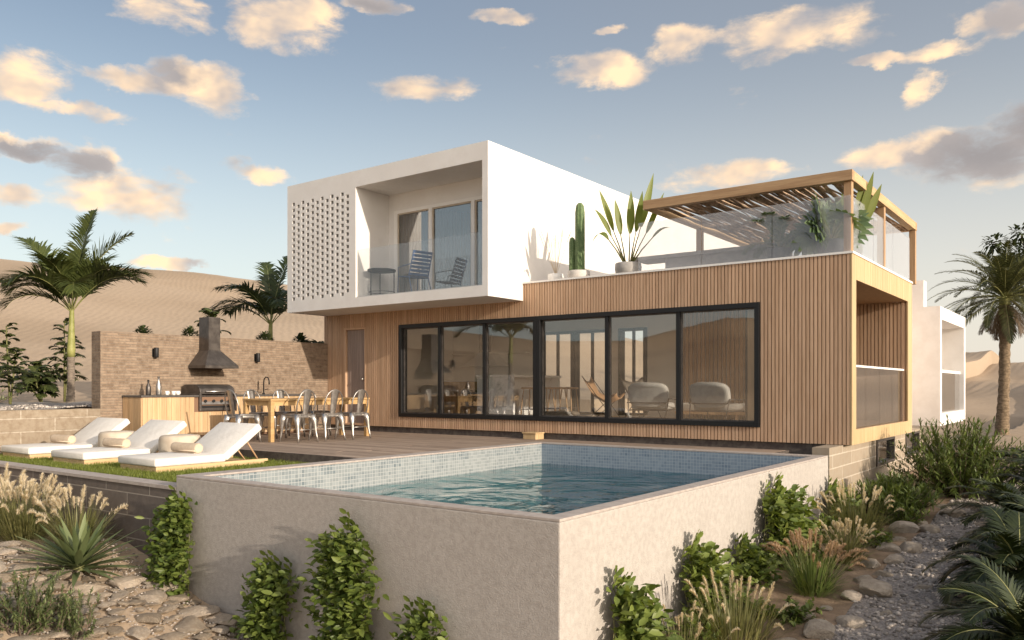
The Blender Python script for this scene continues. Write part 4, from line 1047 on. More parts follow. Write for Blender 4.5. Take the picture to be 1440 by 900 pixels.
for sx in (-1, 1):
    x = sx*.25
    fr_.tube([(x,.24,.0),(x,.22,.40),(x,-.16,.36),(x*.95,-.33,.88)], .011, 7)
    fr_.tube([(x,-.30,.0),(x,-.17,.37)], .011, 7)
    fr_.tube([(x*1.0,-.235,.62),(x*1.16,-.05,.60),(x*1.16,.17,.58),(x*1.02,.20,.40)], .010, 7)
fr_.tube([(-.24,-.33,.88),(.24,-.33,.88)], .011, 7); fr_.tube([(-.25,.22,.40),(.25,.22,.40)], .011, 7); fr_.tube([(-.25,-.29,.02),(.25,-.29,.02)], .008, 7)
fr_.build('frame', M['blue'], t)
q = MB()
for k in range(7):
    u = k/6; y = .20-.34*u; z = .405-.035*u; q.box(-.25, .25, y-.021, y+.021, z, z+.008)
q.build('seat', M['blue'], t)
q = MB()
for k in range(7):
    u = .1+.9*k/6; p = Vector((0,-.16-.17*u,.37+.50*u)); q.obox(p, (.245,0,0), (0,-.012*.5,.027), (0,.004,.0015))
q.build('backrest', M['blue'], t)
t.location = (-11.95, 12.62, bz); t.rotation_euler.z = R(78)

# ------------------------------------------------------------------ roof terrace
tz = ZT+.008
t = thing('outdoor_counter', 'long stone topped counter under the pergola', 'counter', (-5.9, 14.9, tz))
q = MB(); q.box(-7.75, -4.55, 14.55, 15.15, 3.56, 3.63); q.build('top', M['ceramic'], t, bevel=.006)
q = MB(); q.box(-7.1, -4.75, 14.65, 15.1, tz, 3.558); q.build('body', M['ceramic'], t)
gl_ = MB(); gl_.lathe([(.035,0),(.038,.01),(.03,.05),(.036,.09),(.033,.09),(.026,.05)], (-5.2,14.75,3.632), 12); gl_.lathe([(.012,.09),(.018,.115),(.001,.14)], (-5.2,14.75,3.632), 8)
tag(gl_.build('table_lantern', M['pale_wood']), 'tiny lantern on the stone counter under the pergola', 'lantern')

# ------------------------------------------------------------------ inside the lounge and kitchen
fz = ZF+.001
t = thing('kitchen_island', 'white veined marble kitchen island seen through the left window', 'kitchen island', (-11.6, 16, fz))
q = MB(); q.box(-12.15, -11.08, 15.0, 15.06, fz, 1.26); q.box(-12.15, -11.08, 16.9, 16.96, fz, 1.26); q.box(-12.15, -11.55, 15.061, 16.899, fz, 1.26); q.build('base', M['marble'], t)
q = MB(); q.box(-12.18, -11.05, 14.98, 16.98, 1.261, 1.315); q.build('worktop', M['marble'], t, bevel=.004)
t = thing('kitchen_cabinets', 'oak kitchen cabinets with white worktop along the rear wall', 'cabinets', (-14, 17.6, fz))
q = MB(); q.box(-15.3, -12.5, 17.25, 17.88, fz, 1.18); q.build('body', M['counter_wood'], t)
q = MB(); q.box(-15.32, -12.48, 17.22, 17.88, 1.181, 1.225); q.build('worktop', M['white_smooth'], t)
q = MB(); q.box(-14.3, -13.6, 17.225, 17.249, .5, .95); q.build('oven', M['black'], t)
q = MB(); q.box(-15.2, -12.6, 17.6, 17.88, 1.95, 1.99); q.build('shelf', M['white_smooth'], t)
t = thing('range_hood', 'white pyramid range hood above the indoor kitchen cabinets', 'range hood', (-13.95, 17.6, 1.6))
q = MB(); v_ = [(-14.6,17.3,1.6),(-13.3,17.3,1.6),(-13.3,17.88,1.6),(-14.6,17.88,1.6),(-14.15,17.55,1.94),(-13.75,17.55,1.94),(-13.75,17.88,1.94),(-14.15,17.88,1.94)]
q.add(v_, [(3,2,1,0),(0,1,5,4),(1,2,6,5),(3,0,4,7)]); q.build('canopy', M['white_smooth'], t)
q = MB(); q.box(-14.15, -13.75, 17.55, 17.59, 1.992, 2.8); q.build('flue', M['dark_metal'], t)
def stool(loc, lab):
    t = thing('bar_stool', lab, 'stool', (0,0,0), 0, 'bar stools along the island')
    q = MB(); q.rbox(-.18,.18,-.17,.17,.68,.73,.02,3,bulge=-.01); q.build('seat', M['int_wood'], t)
    for sx in (-1,1):
        for sy in (-1,1):
            q = MB(); q.tube([(sx*.13,sy*.12,.68),(sx*.19,sy*.18,0)], .015, 7); q.build('leg', M['int_wood'], t)
    q = MB()
    P = [(-.175,-.165,.22),(.175,-.165,.22),(.175,.165,.22),(-.175,.165,.22),(-.175,-.165,.22)]
    for a,b in zip(P[:-1],P[1:]): q.tube([a,b], .008, 6)
    q.build('footrest', M['dark_metal'], t)
    t.location = loc; return t
s0 = stool((-10.75,15.25,fz), 'wooden bar stool at the window end of the marble island')
for y, lab in ((15.8,'second wooden bar stool from the window along the island'),(16.35,'third wooden bar stool from the window along the island'),(16.85,'wooden bar stool at the far end of the island')): dup(s0, (-10.75,y,fz), 0, lab)
def armchair(loc, rz, lab):
    """upholstered shell on a slim metal frame, faces +Y"""
    t = thing('lounge_chair', lab, 'armchair', (0,0,0), 0, 'grey lounge chairs at the window')
    q = MB(); q.rbox(-.36,.36,-.30,.36,.28,.42,.06,3,bulge=.02); q.build('seat', M['grey_fabric'], t)
    Mx = Matrix.Translation((0,-.30,.36)) @ Matrix.Rotation(R(14),4,'X')
    q = MB(); n = 36; L = [(-.075,.80),(-.07,.93),(-.045,1.0),(.035,1.0),(.06,.93),(.065,.80)]; v_ = []; f_ = []
    for (yy, sc_) in L:
        for k in range(n):
            a = 2*math.pi*k/n; ca, sa = math.cos(a), math.sin(a)
            v_.append(Mx @ Vector((.41*sc_*math.copysign(abs(ca)**.62, ca), yy-.10*(ca*ca)*.9*-1, .22+.25*sc_*math.copysign(abs(sa)**.62, sa))))
    for i in range(len(L)-1):
        for k in range(n): f_.append((i*n+k, i*n+(k+1) % n, (i+1)*n+(k+1) % n, (i+1)*n+k))
    f_.append(tuple(range(n))[::-1]); f_.append(tuple((len(L)-1)*n+k for k in range(n)))
    q.add(v_, f_, smooth=True); q.build('backrest', M['grey_fabric'], t)
    q = MB()
    for sx in (-1,1):
        q.tube([(sx*.40,.36,0),(sx*.42,.30,.48),(sx*.42,-.28,.50),(sx*.36,-.40,0)], .012, 7)
        q.tube([(sx*.36,.3,.27),(sx*.36,-.3,.27)], .012, 6)
    q.tube([(-.42,-.33,.42),(-.2,-.40,.42),(.2,-.40,.42),(.42,-.33,.42)], .010, 6); q.tube([(-.4,.3,.27),(.4,.3,.27)], .012, 6); q.tube([(-.4,-.28,.27),(.4,-.28,.27)], .012, 6)
    q.build('frame', M['dark_metal'], t)
    t.location = loc; t.rotation_euler.z = rz; return t
a0 = armchair((-7.42,14.75,fz), R(8), 'grey lounge chair behind the middle lounge pane')
dup(a0, (-6.05,14.72,fz), R(-8), 'grey lounge chair behind the right hand lounge pane')
def butterfly(loc, rz, mat, lab):
    t = thing('butterfly_chair', lab, 'butterfly chair', (0,0,0), 0, 'butterfly chairs in the lounge')
    ctrl = [[(-.36,-.42,.98),(0,-.34,.72),(.36,-.42,.98)],[(-.30,-.22,.62),(0,-.16,.40),(.30,-.22,.62)],[(-.33,.06,.46),(0,.08,.26),(.33,.06,.46)],[(-.40,.36,.62),(0,.30,.36),(.40,.36,.62)]]
    q = MB(); v_ = []; f_ = []
    nu = 8; nv = 9
    for i in range(nv+1):
        u = i/nv*3; k = min(2, int(u)); ft = u-k
        row = [Vector(a).lerp(Vector(b), ft) for a, b in zip(ctrl[k], ctrl[k+1])]
        for j in range(nu+1):
            s_ = j/nu; a = row[0].lerp(row[1], s_); b = row[1].lerp(row[2], s_); v_.append(a.lerp(b, s_))
    for i in range(nv):
        for j in range(nu):
            o = i*(nu+1)+j; f_.append((o,o+1,o+nu+2,o+nu+1))
    q.add(v_, f_, smooth=True); sl = q.build('sling', mat, t); so = sl.modifiers.new('thick','SOLIDIFY'); so.thickness = .015
    q = MB()
    for sx in (-1,1):
        q.tube([(sx*.36,-.42,.97),(sx*.30,.30,.0),(sx*-.02,.34,.02)], .008, 6); q.tube([(sx*.40,.36,.61),(sx*.28,-.34,.0),(sx*-.02,-.36,.02)], .008, 6)
    q.build('frame', M['black'], t); t.location = loc; t.rotation_euler.z = rz
butterfly((-8.95,15.5,fz), R(-75), M['leather'], 'tan leather butterfly chair near the window mullion')
butterfly((-8.75,16.9,fz), R(-110), M['sheepskin'], 'dark fleece butterfly chair before the rear windows')
t = thing('sofa', 'low cream sofa against the interior slat wall', 'sofa', (-6.4, 17.3, fz))
q = MB(); q.box(-8.0,-5.2,17.0,17.75,fz+.12,fz+.19)
for x in (-7.9,-6.6,-5.35): q.box(x,x+.05,17.03,17.08,fz,fz+.12); q.box(x,x+.05,17.65,17.7,fz,fz+.12)
q.build('base_frame', M['int_wood'], t)
for a,b in ((-7.98,-6.62),(-6.6,-5.22)):
    q = MB(); q.rbox(a,b,17.0,17.72,fz+.191,fz+.37,.04,3,bulge=.01); q.build('seat_cushion', M['cushion'], t)
q = MB(); q.rbox(-6.1,-5.3,17.42,17.68,fz+.38,fz+.82,.07,3); q.build('back_cushion', M['cushion'], t)
q = MB(); q.lathe([(.40,0),(.44,.03),(.45,.14),(.42,.19),(.1,.2)], (-9.75,14.9,fz), 30); q.build('cushion', M['sheepskin'], (tt := thing('floor_cushion','round dark floor cushion inside by the lounge window','cushion',(-9.75,14.9,fz))))
q = MB(); q.lathe([(.451,.085),(.458,.09),(.451,.095)], (-9.75,14.9,fz), 30); q.build('piping', M['black'], tt)
# ------------------------------------------------------------------ vegetation
UP = Vector((0,0,1))
def gz(x, y): return float(ground_h(x, y))
def frond(lf, st, base, az, el, L, droop, n=34, ll=.55, lw=.045, rad=.016, vee=.5, ldroop=.35, start=.18, rng=random, tipel=None, hang=0.0):
    """feather frond: curved rib with two rows of drooping leaflets"""
    base = Vector(base); h = Vector((math.cos(az), math.sin(az), 0)); sd = Vector((-h.y, h.x, 0))
    twist = rng.uniform(-.25, .25)
    K = 14; pts = []; p = base.copy(); e = el
    tw = rng.uniform(-.12, .12)
    for k in range(K+1):
        pts.append(p.copy())
        d = (h*math.cos(e) + UP*math.sin(e) + sd*tw*(k/K)).normalized()
        p = p + d*(L/K); e -= droop/K*(.5+1.2*k/K)
    st.tube(pts, [rad*(1-.8*k/K) for k in range(K+1)], 5, cap=False)
    for i in range(n):
        t = start + (1-start)*(i+.3)/n; f = t*K; k = min(K-1, int(f)); q = pts[k].lerp(pts[k+1], f-k)
        tang = (pts[k+1]-pts[k]).normalized(); nrm = sd.cross(tang)*-1 if sd.cross(tang).z < 0 else sd.cross(tang)
        prof = (math.sin(min(1, (t-start)/(1-start)*.86+.14)*math.pi))**.55
        for s in (-1, 1):
            side = (sd*s + nrm*(vee+twist*s)).normalized()
            d = (tang*(.55+.9*t) + side*1.0 + Vector((rng.uniform(-.1,.1), rng.uniform(-.1,.1), rng.uniform(-.1,.1)-hang))).normalized()
            l_ = ll*prof*rng.uniform(.85, 1.1)
            lf.blade(q, d, l_, lw*rng.uniform(.85,1.15), ldroop*rng.uniform(.5,1.4), 3, side=tang.cross(d).cross(d) if False else d.cross(nrm).normalized(), wid=(.5,1,.75,.05))

def palm(name, label, loc, h, tip, fr, trad, shaft=.45, leaf='palm_leaf', seed=1, trunk='trunk', group=None, ring=True, **kw):
    """fr: list of (azimuth, elevation, length, droop)"""
    rng = random.Random(seed); x, y, z = loc
    t = thing(name, label, 'palm tree', loc, 0, group)
    top = Vector((x+tip[0], y+tip[1], z+h)); q = MB(); pts = []; rr = []
    n = 30
    hs = h*(1-shaft)
    for k in range(n+1):
        u = k/n; p = Vector((x, y, z-.15)).lerp(Vector((x+tip[0]*(1-shaft), y+tip[1]*(1-shaft), z+hs)), u)
        p.x += math.sin(u*3)*.03*h*.3; pts.append(p); rr.append(trad*(1.25-.35*min(1, u*3)+(.07 if k % 2 else -.04)*(1 if ring else 0)))
    q.tube(pts, rr, 14); q.build('trunk', M[trunk], t)
    q = MB(); b = pts[-1]
    q.tube([b, b.lerp(top, .15), b.lerp(top, .5), top, top+Vector((0,0,.12))], [trad*.92, trad*1.02, trad*.8, trad*.55, trad*.3], 12); q.build('crownshaft', M['crownshaft'], t)
    lf = MB(); st = MB()
    for (a, e, L, dr) in fr: frond(lf, st, top+Vector((0,0,-.05)), a, e, L, dr, rng=rng, **kw)
    c = lf.build('crown', M[leaf], t); st.build('rib', M['rachis'], c)
    return t
CR = YAW   # camera right in world: azimuth angle of +right is YAW measured from +X
def A(deg): return CR + R(deg)      # 0 = towards picture right, 180 = left, 90 = away, -90 = nearer
# left palm
palm('palm_tree', 'tall green feather palm growing in the gravel bed, left of the brick wall', (-22.75, 10.55, .60), 2.5, (.05, .02),
     [(A(160), 1.16, 3.0, .85), (A(60), 1.45, 3.05, .35), (A(18), 1.28, 2.75, .75), (A(-6), .95, 2.3, 1.35), (A(186), .95, 1.95, 1.6), (A(202), 1.1, 1.9, 1.8),
      (A(115), 1.25, 2.4, .8), (A(-60), 1.0, 2.0, 1.9), (A(-112), 1.05, 2.1, 1.8), (A(40), 1.0, 2.2, 1.3), (A(140), 1.1, 2.5, 1.2), (A(75), 1.2, 2.3, .9), (A(-85), 1.25, 2.0, 1.3), (A(215), .75, 1.8, 1.9), (A(5), 1.0, 2.4, 1.3), (A(95), 1.1, 2.2, 1.2), (A(-28), 1.1, 2.2, 1.4), (A(172), .98, 2.4, 1.5)],
     .105, .5, seed=3, n=64, ll=.88, lw=.05, vee=.6, ldroop=.38, start=.22)
# second palm, behind the brick wall in the shade of the house
palm('palm_tree', 'dark feather palm behind the brick wall, beside the white upper box', (-20.0, 14.9, .60), 2.3, (.15, 0),
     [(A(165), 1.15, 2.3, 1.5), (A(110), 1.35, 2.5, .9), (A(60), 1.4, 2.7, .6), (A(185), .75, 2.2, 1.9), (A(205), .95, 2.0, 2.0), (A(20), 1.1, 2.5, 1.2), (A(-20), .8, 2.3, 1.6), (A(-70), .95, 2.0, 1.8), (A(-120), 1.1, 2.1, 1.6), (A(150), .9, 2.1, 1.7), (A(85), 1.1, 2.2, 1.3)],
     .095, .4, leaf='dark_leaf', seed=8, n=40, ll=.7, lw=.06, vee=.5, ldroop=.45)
# palm that only the window glass shows
palm('palm_tree', 'slim palm at the garden edge, seen mirrored in the kitchen window', (-17.0, 3.9, gz(-17.0, 3.9)), 2.25, (.1, .05),
     [(a*.57, .9+.25*math.sin(a*2.2), 2.3, 1.5) for a in range(11)], .09, .4, seed=12, n=36, ll=.65, lw=.055)
# right date palm
rng = random.Random(4); fr = []
for i in range(60):
    u = i/59; e = 1.45-1.75*u**.9 + rng.uniform(-.1,.1); fr.append((i*2.399+rng.uniform(-.15,.15), e, 2.55+.3*math.sin(u*3), 1.0+.45*rng.random()))
palm('palm_tree', 'date palm with grey trunk on the sand right of the house', (-3.33, 34.9, gz(-3.33, 34.9)), 5.1, (.1, 0), fr, .20, .06, leaf='date_leaf', trunk='date_trunk', seed=6, n=44, ll=.42, lw=.035, vee=.35, ldroop=.18, start=.12, rad=.02)
dt = [o for o in bpy.data.objects if o.get('label', '').startswith('date palm')][0]
lf = MB(); st = MB(); b = Vector((-3.23, 34.9, dt.location.z+4.95))
for i in range(14): frond(lf, st, b, i*.45+.2, -.55-.5*rng.random(), 1.5, .7, n=30, ll=.32, lw=.03, rng=rng, vee=.2)
c = lf.build('dry_fronds', M['dry_frond'], dt); c['label'] = 'brown dead fronds hanging below the crown'; st.build('rib', M['bark'], c)

# ---- leafy tree behind the date palm
def clump_tree(name, label, loc, h, clumps, leaf, nleaf, lsz, seed):
    rng = random.Random(seed); x, y, z = loc; t = thing(name, label, 'tree', loc)
    q = MB(); q.tube([(x,y,z-.3),(x+.1,y,z+h*.3),(x-.05,y,z+h*.55)], [.22,.17,.12], 10)
    lf = MB()
    for (cx, cz, r) in clumps:
        c = Vector((x+cx*math.cos(CR), y+cx*math.sin(CR), z+cz))
        c = c + Vector((rng.uniform(-.4,.4), rng.uniform(-.4,.4), 0))
        q.tube([(x-.05,y,z+h*.5), Vector((x,y,z+h*.5)).lerp(c,.6)+Vector((0,0,-.1)), c], [.09,.05,.02], 6)
        for i in range(int(nleaf*r*r)):
            d = Vector((rng.gauss(0,1), rng.gauss(0,1), rng.gauss(0,1))).normalized()
            p = c + Vector((d.x, d.y, d.z*.8))*r*rng.random()**.4
            lf.leaf(p, d+Vector((rng.uniform(-.6,.6),rng.uniform(-.6,.6),rng.uniform(-.5,.4))), UP, lsz*rng.uniform(.7,1.3), lsz*.55, .1, .2)
    q.build('trunk', M['bark'], t); lf.build('crown', M[leaf], t)
clump_tree('leafy_tree', 'dark leafy tree standing behind the date palm', (-3.0, 53, gz(-3.0, 53)), 9.0,
    [(-2.9,9.4,.55),(-2.4,8.3,.5),(-1.2,9.9,.5),(-.7,8.6,1.2),(-1.8,8.0,.9),(0,9.4,.8),(-.5,10.2,.45),(.8,8.5,1.1),(-2.6,7.6,.5),(1.6,9.2,.9),(0,7.4,1.2),(1.4,7.6,1.1),(-1.5,7.0,.9)], 'dark_leaf', 420, .30, 5)

# ---- climbers on the pool walls
def ivy(label, axis_, plane, a0, a1, z0, z1, seed, tilt=0.0, size=.115, thick=.2, dens=1.0):
    """leafy climber on a wall; axis_ 'x' = front wall (faces -Y), 'y' = right wall (faces +X)"""
    rng = random.Random(seed)
    n = int(1050*(z1-z0)*(a1-a0+.25)*dens*(.115/size)**2)
    c = (a0+a1)/2; wid = (a1-a0)/2
    loc = (c, plane-.05, z0) if axis_ == 'x' else (plane+.05, c, z0)
    t = thing('climbing_plant', label, 'climbing plant', loc, 0, 'climbers on the pool walls')
    nrm = Vector((0,-1,0)) if axis_ == 'x' else Vector((1,0,0)); al = Vector((1,0,0)) if axis_ == 'x' else Vector((0,1,0))
    def P(a, z, o): return (Vector((a, plane, z)) if axis_ == 'x' else Vector((plane, a, z))) + nrm*o
    lf = MB(); st = MB()
    shoots = []
    for k in range(9):
        f = rng.uniform(-.8,.8); top = z1 - abs(f)*(z1-z0)*.14 - rng.uniform(0,.10)*(z1-z0)*1.3
        pts = []; nk = 9
        for j in range(nk+1):
            u = j/nk; a = c + f*wid*(.55+.45*math.sin(u*2.6+k)) + tilt*u*(z1-z0) + .05*math.sin(u*9+k*2); pts.append(P(a, z0-.1+(top-z0+.1)*u, .03+.05*math.sin(u*3.1)+.02*math.sin(u*11+k)))
        st.tube(pts, [.009*(1-.7*j/nk) for j in range(nk+1)], 5, cap=False); shoots.append(pts)
    for i in range(n):
        pts = rng.choice(shoots); f = rng.random()**.72*(len(pts)-1); k = min(len(pts)-2, int(f)); p = pts[k].lerp(pts[k+1], f-k)
        th = thick*1.15*(1-.35*f/(len(pts)-1))
        p = p + al*max(-1.4, min(1.4, rng.gauss(0,1)))*(.08+.06*wid) + UP*rng.gauss(0,.03) + nrm*min(th*1.1, abs(rng.gauss(.0,th*.55)))
        d = (nrm*rng.uniform(.1,1) + al*rng.gauss(0,.7) + UP*rng.uniform(-.25,.9)).normalized()
        lf.leaf(p, d, (nrm*.6+UP*.8+Vector((rng.gauss(0,.3),rng.gauss(0,.3),rng.gauss(0,.3)))), size*rng.uniform(.6,1.25), size*rng.uniform(.42,.6), .14, rng.uniform(0,.3))
    for pts in shoots[:5]:      # long tips
        tip = pts[-1] - UP*.03; d0 = (UP + al*rng.uniform(-.5,.5) + nrm*rng.uniform(.1,.5)).normalized(); e = tip + d0*.16
        st.tube([tip, e], [.004,.002], 4, cap=False)
        for j in range(5): lf.leaf(tip.lerp(e, j/4), d0+al*(1 if j % 2 else -1)*.9+nrm*.3, nrm, size*.95, size*.55, .12, .1)
    lf.build('foliage', M['ivy_leaf'], t); st.build('stem', M['stem'], t)
FP = PYa-.012; RP = PXb+.012
ivy('climber on the corner where the pool meets the dark block wall', 'x', FP, -8.85, -8.05, -1.62, -.20, 21, size=.10)
ivy('low bushy climber second from the left on the shaded pool wall', 'x', FP, -7.2, -6.45, -1.75, -.70, 22, size=.105)
ivy('tallest climber on the shaded pool wall', 'x', FP, -6.05, -5.25, -1.75, -.22, 23, size=.105)
ivy('small low climber on the shaded pool wall, nearest the pool corner', 'x', FP, -5.05, -4.4, -1.75, -.80, 24, size=.10, dens=.55)
ivy('low climber on the sunlit pool wall nearest the corner', 'y', RP, 5.75, 6.35, -1.75, -.52, 25, size=.12, dens=.9, thick=.34)
ivy('second climber from the corner on the sunlit pool wall', 'y', RP, 7.05, 7.75, -1.6, -.46, 26, size=.115, thick=.38)
ivy('short climber between two taller ones on the sunlit pool wall', 'y', RP, 8.45, 9.0, -1.4, -.66, 27, size=.105, thick=.32)
ivy('tallest climber on the sunlit pool wall', 'y', RP, 9.35, 10.5, -1.3, -.15, 28, size=.125, thick=.46)
ivy('climber at the far end of the sunlit pool wall', 'y', RP, 11.9, 12.7, -1.1, -.42, 29, size=.115, thick=.34)

GC = []
# ---- ornamental grasses
def grass(label, loc, h, spread, nb, npl, plume='plume', seed=1, pl=.16, pw=.03, lean=(0,0), green='grass_blade', name='fountain_grass', cat='grass clump'):
    rng = random.Random(seed); x, y, z = loc; t = thing(name, label, cat, loc, 0, 'ornamental grasses')
    bl = MB(); pm = MB(); st = MB()
    for i in range(nb):
        a = rng.uniform(0, 6.283); r = rng.random()**.6*spread*.22; e = rng.uniform(.55, 1.45)
        d = Vector((math.cos(a)*math.cos(e)+lean[0], math.sin(a)*math.cos(e)+lean[1], math.sin(e)))
        bl.blade((x+math.cos(a)*r, y+math.sin(a)*r, z-.03), d, h*rng.uniform(.6,1.05), rng.uniform(.006,.011), rng.uniform(.15,.75)*(1.5-e), 5)
    for i in range(npl):
        a = rng.uniform(0, 6.283); r = rng.random()**.6*spread*.16; e = rng.uniform(.8, 1.48)
        d = Vector((math.cos(a)*math.cos(e)+lean[0], math.sin(a)*math.cos(e)+lean[1], math.sin(e))).normalized(); L = h*rng.uniform(.75,1.0)
        b = Vector((x+math.cos(a)*r, y+math.sin(a)*r, z)); m1 = b+d*L*.5; tp_ = b+d*L+Vector((0,0,-.06*L*(1.6-e)))
        st.tube([b, m1, tp_], [.003,.0025,.0018], 4, cap=False)
        d2 = (tp_-m1).normalized(); l_ = pl*rng.uniform(.7,1.25)
        K = 22
        for j in range(K):
            u = j/K; c = tp_ + d2*l_*(u-.3) + Vector((0,0,-.22*l_*u*u*(1.75-e)*3)); w = pw*math.sin((u*.85+.12)*math.pi)**.7
            for m_ in range(6):
                o = Vector((rng.gauss(0,1),rng.gauss(0,1),rng.gauss(0,1))).normalized(); pm.blade(c, d2*1.1+o*.75, w*1.5, .0075, .1, 1, wid=(1,.1))
    bl.build('blades', M[green], t); st.build('stalks', M['stem'], t); pm.build('plumes', M[plume], t)
g_ = lambda x, y: (x, y, gz(x, y))
grass('large fountain grass with pale plumes against the dark block wall', g_(-11.0, 4.55), .74, 1.2, 560, 60, seed=31, pl=.24, pw=.046)
grass('fountain grass with pale plumes at the left edge of the picture', g_(-11.9, 4.5), .80, 1.2, 520, 60, seed=32, pl=.24, pw=.046)
grass('fountain grass with few plumes right behind the agave', g_(-10.05, 4.75), .66, .9, 460, 34, seed=33, pl=.22, pw=.044)
grass('pale sparse grass clump in the near right bed', (-2.75, 7.1, -1.36), .66, 1.1, 560, 30, seed=34, pl=.22, pw=.026, name='pale_grass')
grass('grass clump with russet foxtail plumes by the boulders', (-2.55, 8.75, -1.12), .58, .8, 420, 44, 'plume_red', 35, .24, .034, green='conifer_leaf', name='foxtail_grass')
grass('small grass clump with fine pinkish heads behind the russet one', (-2.55, 10.1, -1.05), .50, .7, 420, 60, 'plume', 36, .13, .026, name='fountain_grass')
grass('wide drooping fountain grass below the block base', (-2.8, 11.6, -1.0), .68, 1.3, 760, 40, seed=37, pl=.2, pw=.032)
grass('low pale grass tuft at the foot of the second climber', (-2.95, 6.4, -1.45), .6, .9, 300, 14, seed=39, pl=.15, pw=.02, name='pale_grass')

for i, (x, y, h, w, lab) in enumerate(((-3.0, 7.75, .34, .42, 'low green ground cover between the second climber and the pale grass'), (-2.75, 9.5, .30, .40, 'low green ground cover behind the russet grass'), (-3.05, 6.75, .36, .40, 'low green ground cover at the foot of the first two climbers'),
                                     (-2.45, 12.55, .34, .45, 'low green ground cover beside the far fountain grass'), (-2.5, 7.8, .26, .38, 'low green ground cover by the nearest boulders'), (-3.0, 11.0, .36, .4, 'low green ground cover under the tallest sunlit climber'), (-2.35, 10.9, .24, .32, 'low green ground cover edging the middle of the path'))):
    GC.append((lab, (x, y, gz(x, y)), h, w, 300+i))

# ---- agave
def agave(label, loc, L, n, seed, name='agave', leaf='agave_leaf', w=.075, cat='agave'):
    rng = random.Random(seed); x, y, z = loc; t = thing(name, label, cat, loc); q = MB()
    for i in range(n):
        u = i/n; e = 1.2-1.12*u**.6+rng.uniform(-.06,.06); a = i*2.39996
        d = Vector((math.cos(a)*math.cos(e), math.sin(a)*math.cos(e), math.sin(e)))
        q.blade((x+math.cos(a)*.04*u, y+math.sin(a)*.04*u, z+.10*(1-u)+.02), d, L*rng.uniform(.85,1.08)*(.8+.2*math.sin(u*3)), w*rng.uniform(.85,1.1), .16*u+.03, 7, fold=.28, wid=(.55,.8,1,.95,.75,.45,.03))
    q.build('leaves', M[leaf], t)
    q = MB(); q.lathe([(.05,-.05),(.07,.02),(.06,.1),(.02,.14)], loc, 10); q.build('core', M['stem'], t)
agave('big spiky green agave on the sand before the dark wall', (-9.25, 4.38, gz(-9.25, 4.38)), .76, 64, 41, w=.08)

# ---- feather leaved bushes
def bush(label, loc, h, w, seed, leaf='conifer_leaf', ns=60, name='feathery_bush', ll=.12, lw=.016, dens=42, cat='bush', group=None, up=.55):
    rng = random.Random(seed); x, y, z = loc; t = thing(name, label, cat, loc, 0, group); q = MB(); st = MB()
    for i in range(ns):
        a = rng.uniform(0, 6.283); e = rng.uniform(.35, 1.5); d = Vector((math.cos(a)*math.cos(e)*w/h*1.15, math.sin(a)*math.cos(e)*w/h*1.15, math.sin(e)))
        L = h*rng.uniform(.7,1.02); b = Vector((x+rng.gauss(0,.05), y+rng.gauss(0,.05), z-.03)); pts = [b]
        for k in range(1, 6): pts.append(b + d*L*k/5 + UP*(.10*L*(k/5)**2) + Vector((rng.gauss(0,.02),rng.gauss(0,.02),0)))
        st.tube(pts, [.012,.010,.008,.006,.004,.002], 4, cap=False)
        for j in range(dens):
            u = .28+.74*j/dens; f = min(4.999, u*5); k = int(f); p = pts[k].lerp(pts[k+1], f-k); tg = (pts[k+1]-pts[k]).normalized()
            o = Vector((rng.gauss(0,1),rng.gauss(0,1),rng.gauss(0,1))).normalized(); dd = (tg*up*1.6+o*.9).normalized()
            q.blade(p, dd, ll*rng.uniform(.7,1.25)*(1.15-.4*u), lw, .12, 2, wid=(.6,1,.08))
    q.build('foliage', M[leaf], t); st.build('stem', M['bark'], t)
bush('large feathery green bush beside the gravel path', (-2.05, 15.3, -.82), 1.25, 1.25, 51, ns=150, ll=.15, lw=.022, dens=66)
bush('smaller feathery bush under the basement windows', (-2.65, 13.2, -.92), .62, .75, 52, ns=80, ll=.16, lw=.022, dens=56)
bush('young feathery bush against the block base', (-2.95, 14.8, -.86), .42, .45, 53, ns=46, ll=.15, lw=.02, dens=50)
for (lab, loc, h, w, sd_) in GC: bush(lab, loc, h, w, sd_, 'ivy_leaf', 26, 'ground_cover', .075, .034, 26, 'plant', 'ground cover plants in the right bed')
bush('grey green rosemary bush in the bottom left corner', (-8.25, 3.42, gz(-8.25, 3.42)), .62, .5, 54, 'sage', 46, 'rosemary_bush', .06, .013, 90)
bush('small rosemary sprig beside the flagstones', (-7.95, 3.75, gz(-7.95, 3.75)), .42, .35, 55, 'sage', 22, 'rosemary_bush', .055, .013, 80)
bush('bright green bush at the left end of the tan wall', (-16.6, 5.9, .6), .85, .9, 56, ns=70, ll=.14)
bush('low dry twiggy bush beyond the rear annex', (-3.1, 25.9, gz(-3.1, 25.9)), .35, .9, 57, 'dry_frond', 40, 'twiggy_bush', .08, .012, 14)
bush('dry twiggy bush on the sand near the date palm', (-1.9, 24.0, gz(-1.9, 24.0)), .35, .8, 58, 'dry_frond', 36, 'twiggy_bush', .08, .012, 14)

